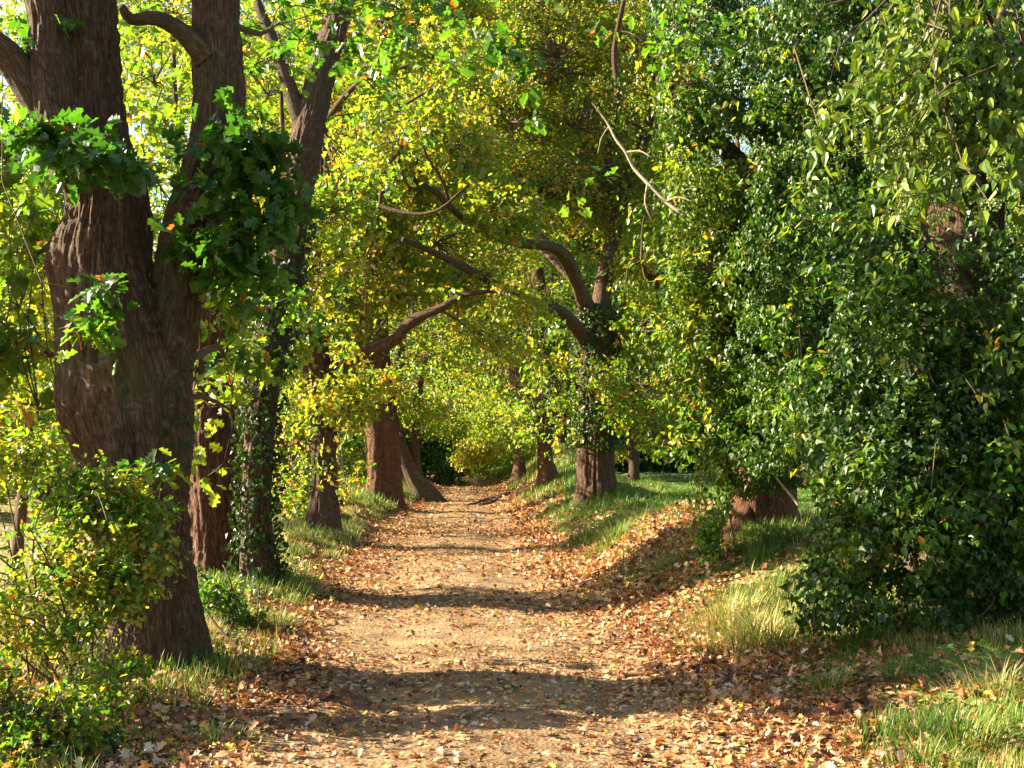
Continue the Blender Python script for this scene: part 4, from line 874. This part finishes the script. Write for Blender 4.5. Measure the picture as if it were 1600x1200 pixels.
def litter_twigs():
    rng = np.random.default_rng(87); n = 900
    x, y = on_ground(rng, n, 5.2, 22, -4, 4); dd = np.abs(x-pc(y)); k = rng.random(n) < np.where(dd < 1.2, .25, 1); x, y = x[k], y[k]; n = len(x)
    a = rng.uniform(0, 6.283, n); L = .04+.22*rng.random(n)**3
    x2, y2 = x+np.cos(a)*L, y+np.sin(a)*L
    tb = TwigBag(); tb.add(np.stack([x, y, height(x, y)+.012], -1), np.stack([x2, y2, height(x2, y2)+.018], -1), .0032, .0016, rng, sag=.03)
    V = np.concatenate(tb.v); q = np.concatenate(tb.q)
    tag(raw_mesh('twig_litter', V, q.ravel(), np.full(len(q), 4), M_TWIG, None, {'bark': V}, True), 'small broken twigs lying among the fallen leaves', kind='stuff')
litter_twigs()
def weeds():
    rng = np.random.default_rng(89); b = Bag()
    m = 900; x, y = on_ground(rng, m, 5.2, 24, -4.5, 5.5); g, l = cover(x, y); k = (rng.random(m) < .2+.8*g) & (np.abs(x-pc(y)) > hw(y)+.1); x, y = x[k], y[k]; m = len(x); n = 12
    C = np.stack([x, y, height(x, y)+.03], -1); a = rng.uniform(0, 6.283, (m, n)); q = rng.uniform(.01, .09, (m, n))
    P = C[:, None]+np.stack([np.cos(a)*q, np.sin(a)*q, rng.uniform(-.015, .05, (m, n))], -1); P = P.reshape(-1, 3)
    D = np.stack([np.cos(a), np.sin(a), .25+0*a], -1).reshape(-1, 3)
    b.add(leaf_arrays(OVATE, P, D, rng.normal(size=P.shape)*.35+[0, 0, 1], .055*rng.uniform(.5, 1.4, m*n), np.clip(.3+rng.normal(size=m*n)*.18, 0, .9)))
    tag(b.build('weeds', M_OAK), 'small broad-leaved weeds among the verge grass', kind='stuff')
weeds()
def stones():
    rng = np.random.default_rng(85); n = 1500
    x, y = on_ground(rng, n, 5.2, 20, -1.5, 1.5); z = height(x, y)
    ico = nrm(np.array([[0, 1, 1.6], [0, -1, 1.6], [0, 1, -1.6], [0, -1, -1.6], [1, 1.6, 0], [-1, 1.6, 0], [1, -1.6, 0], [-1, -1.6, 0], [1.6, 0, 1], [-1.6, 0, 1], [1.6, 0, -1], [-1.6, 0, -1]]))*[1, .8, .5]
    f = [(0, 1, 8), (0, 8, 4), (0, 4, 5), (0, 5, 9), (0, 9, 1), (1, 9, 7), (1, 7, 6), (1, 6, 8), (8, 6, 10), (8, 10, 4), (4, 10, 2), (4, 2, 5), (5, 2, 11), (5, 11, 9), (9, 11, 7), (7, 11, 3), (7, 3, 6), (6, 3, 10), (10, 3, 2), (2, 3, 11)]
    s = .005+.016*rng.random(n)**3.5; a = rng.normal(size=(n, 3)); a[:, 2] = 0
    V, F_, C, T = leaf_arrays((ico, f), np.stack([x, y, z+.001], -1), a, np.tile([0, 0, 1.0], (n, 1))+rng.normal(size=(n, 3))*.2, s, rng.random(n))
    t = NT('pebble'); at_ = t.n('ShaderNodeAttribute', attribute_name='tint'); cr = t.ramp((at_, 'Fac'), [(0, (.16, .12, .08)), (1, (.42, .33, .23))])
    p = t.n('ShaderNodeBsdfPrincipled', {'Base Color': (cr, 0), 'Roughness': .85})
    tag(raw_mesh('gravel', V, F_, C, t.end(p), None, {'tint': T}), 'small pebbles bedded in the bare path', kind='stuff')
stones()

# ================================================================== LIGHT, SKY, CAMERA
w = bpy.data.worlds.new('World'); SC.world = w; w.use_nodes = True
nt = w.node_tree; nt.nodes.clear()
sky = nt.nodes.new('ShaderNodeTexSky'); sky.sky_type = 'NISHITA'; sky.sun_disc = False
sky.sun_elevation = SUN_EL; sky.sun_rotation = SUN_AZ; sky.air_density = 1.2; sky.dust_density = 1.5
bg = nt.nodes.new('ShaderNodeBackground'); bg.inputs[1].default_value = .06
ou = nt.nodes.new('ShaderNodeOutputWorld'); nt.links.new(sky.outputs[0], bg.inputs[0]); nt.links.new(bg.outputs[0], ou.inputs[0])
sl = bpy.data.lights.new('sun', 'SUN'); sl.energy = 5.0; sl.angle = R(.53); sl.color = (1, .88, .65)
so = bpy.data.objects.new('sun', sl); COL.objects.link(so)
so.rotation_euler = Vector([float(v) for v in SUN]).to_track_quat('Z', 'Y').to_euler(); so.location = (-20, 5, 20)
cam = bpy.data.cameras.new('camera'); cam.sensor_width = 36; cam.lens = 36*F/1600; cam.clip_end = 1500; cam.clip_start = .1
co = bpy.data.objects.new('camera', cam); COL.objects.link(co); co.location = (0, 0, CZ); co.rotation_euler = (R(90)+PITCH, 0, 0)
SC.camera = co
SC.view_settings.view_transform = 'Standard'; SC.view_settings.look = 'None'; SC.view_settings.gamma = 1
SC.view_settings.exposure = 2.55
SC.cycles.max_bounces = 8; SC.cycles.diffuse_bounces = 4; SC.cycles.transmission_bounces = 5; SC.cycles.glossy_bounces = 2
SC.cycles.use_denoising = False if False else True
print('leaves', NLEAF, 'polys', sum(len(o.data.polygons) for o in SC.objects if o.type == 'MESH'))
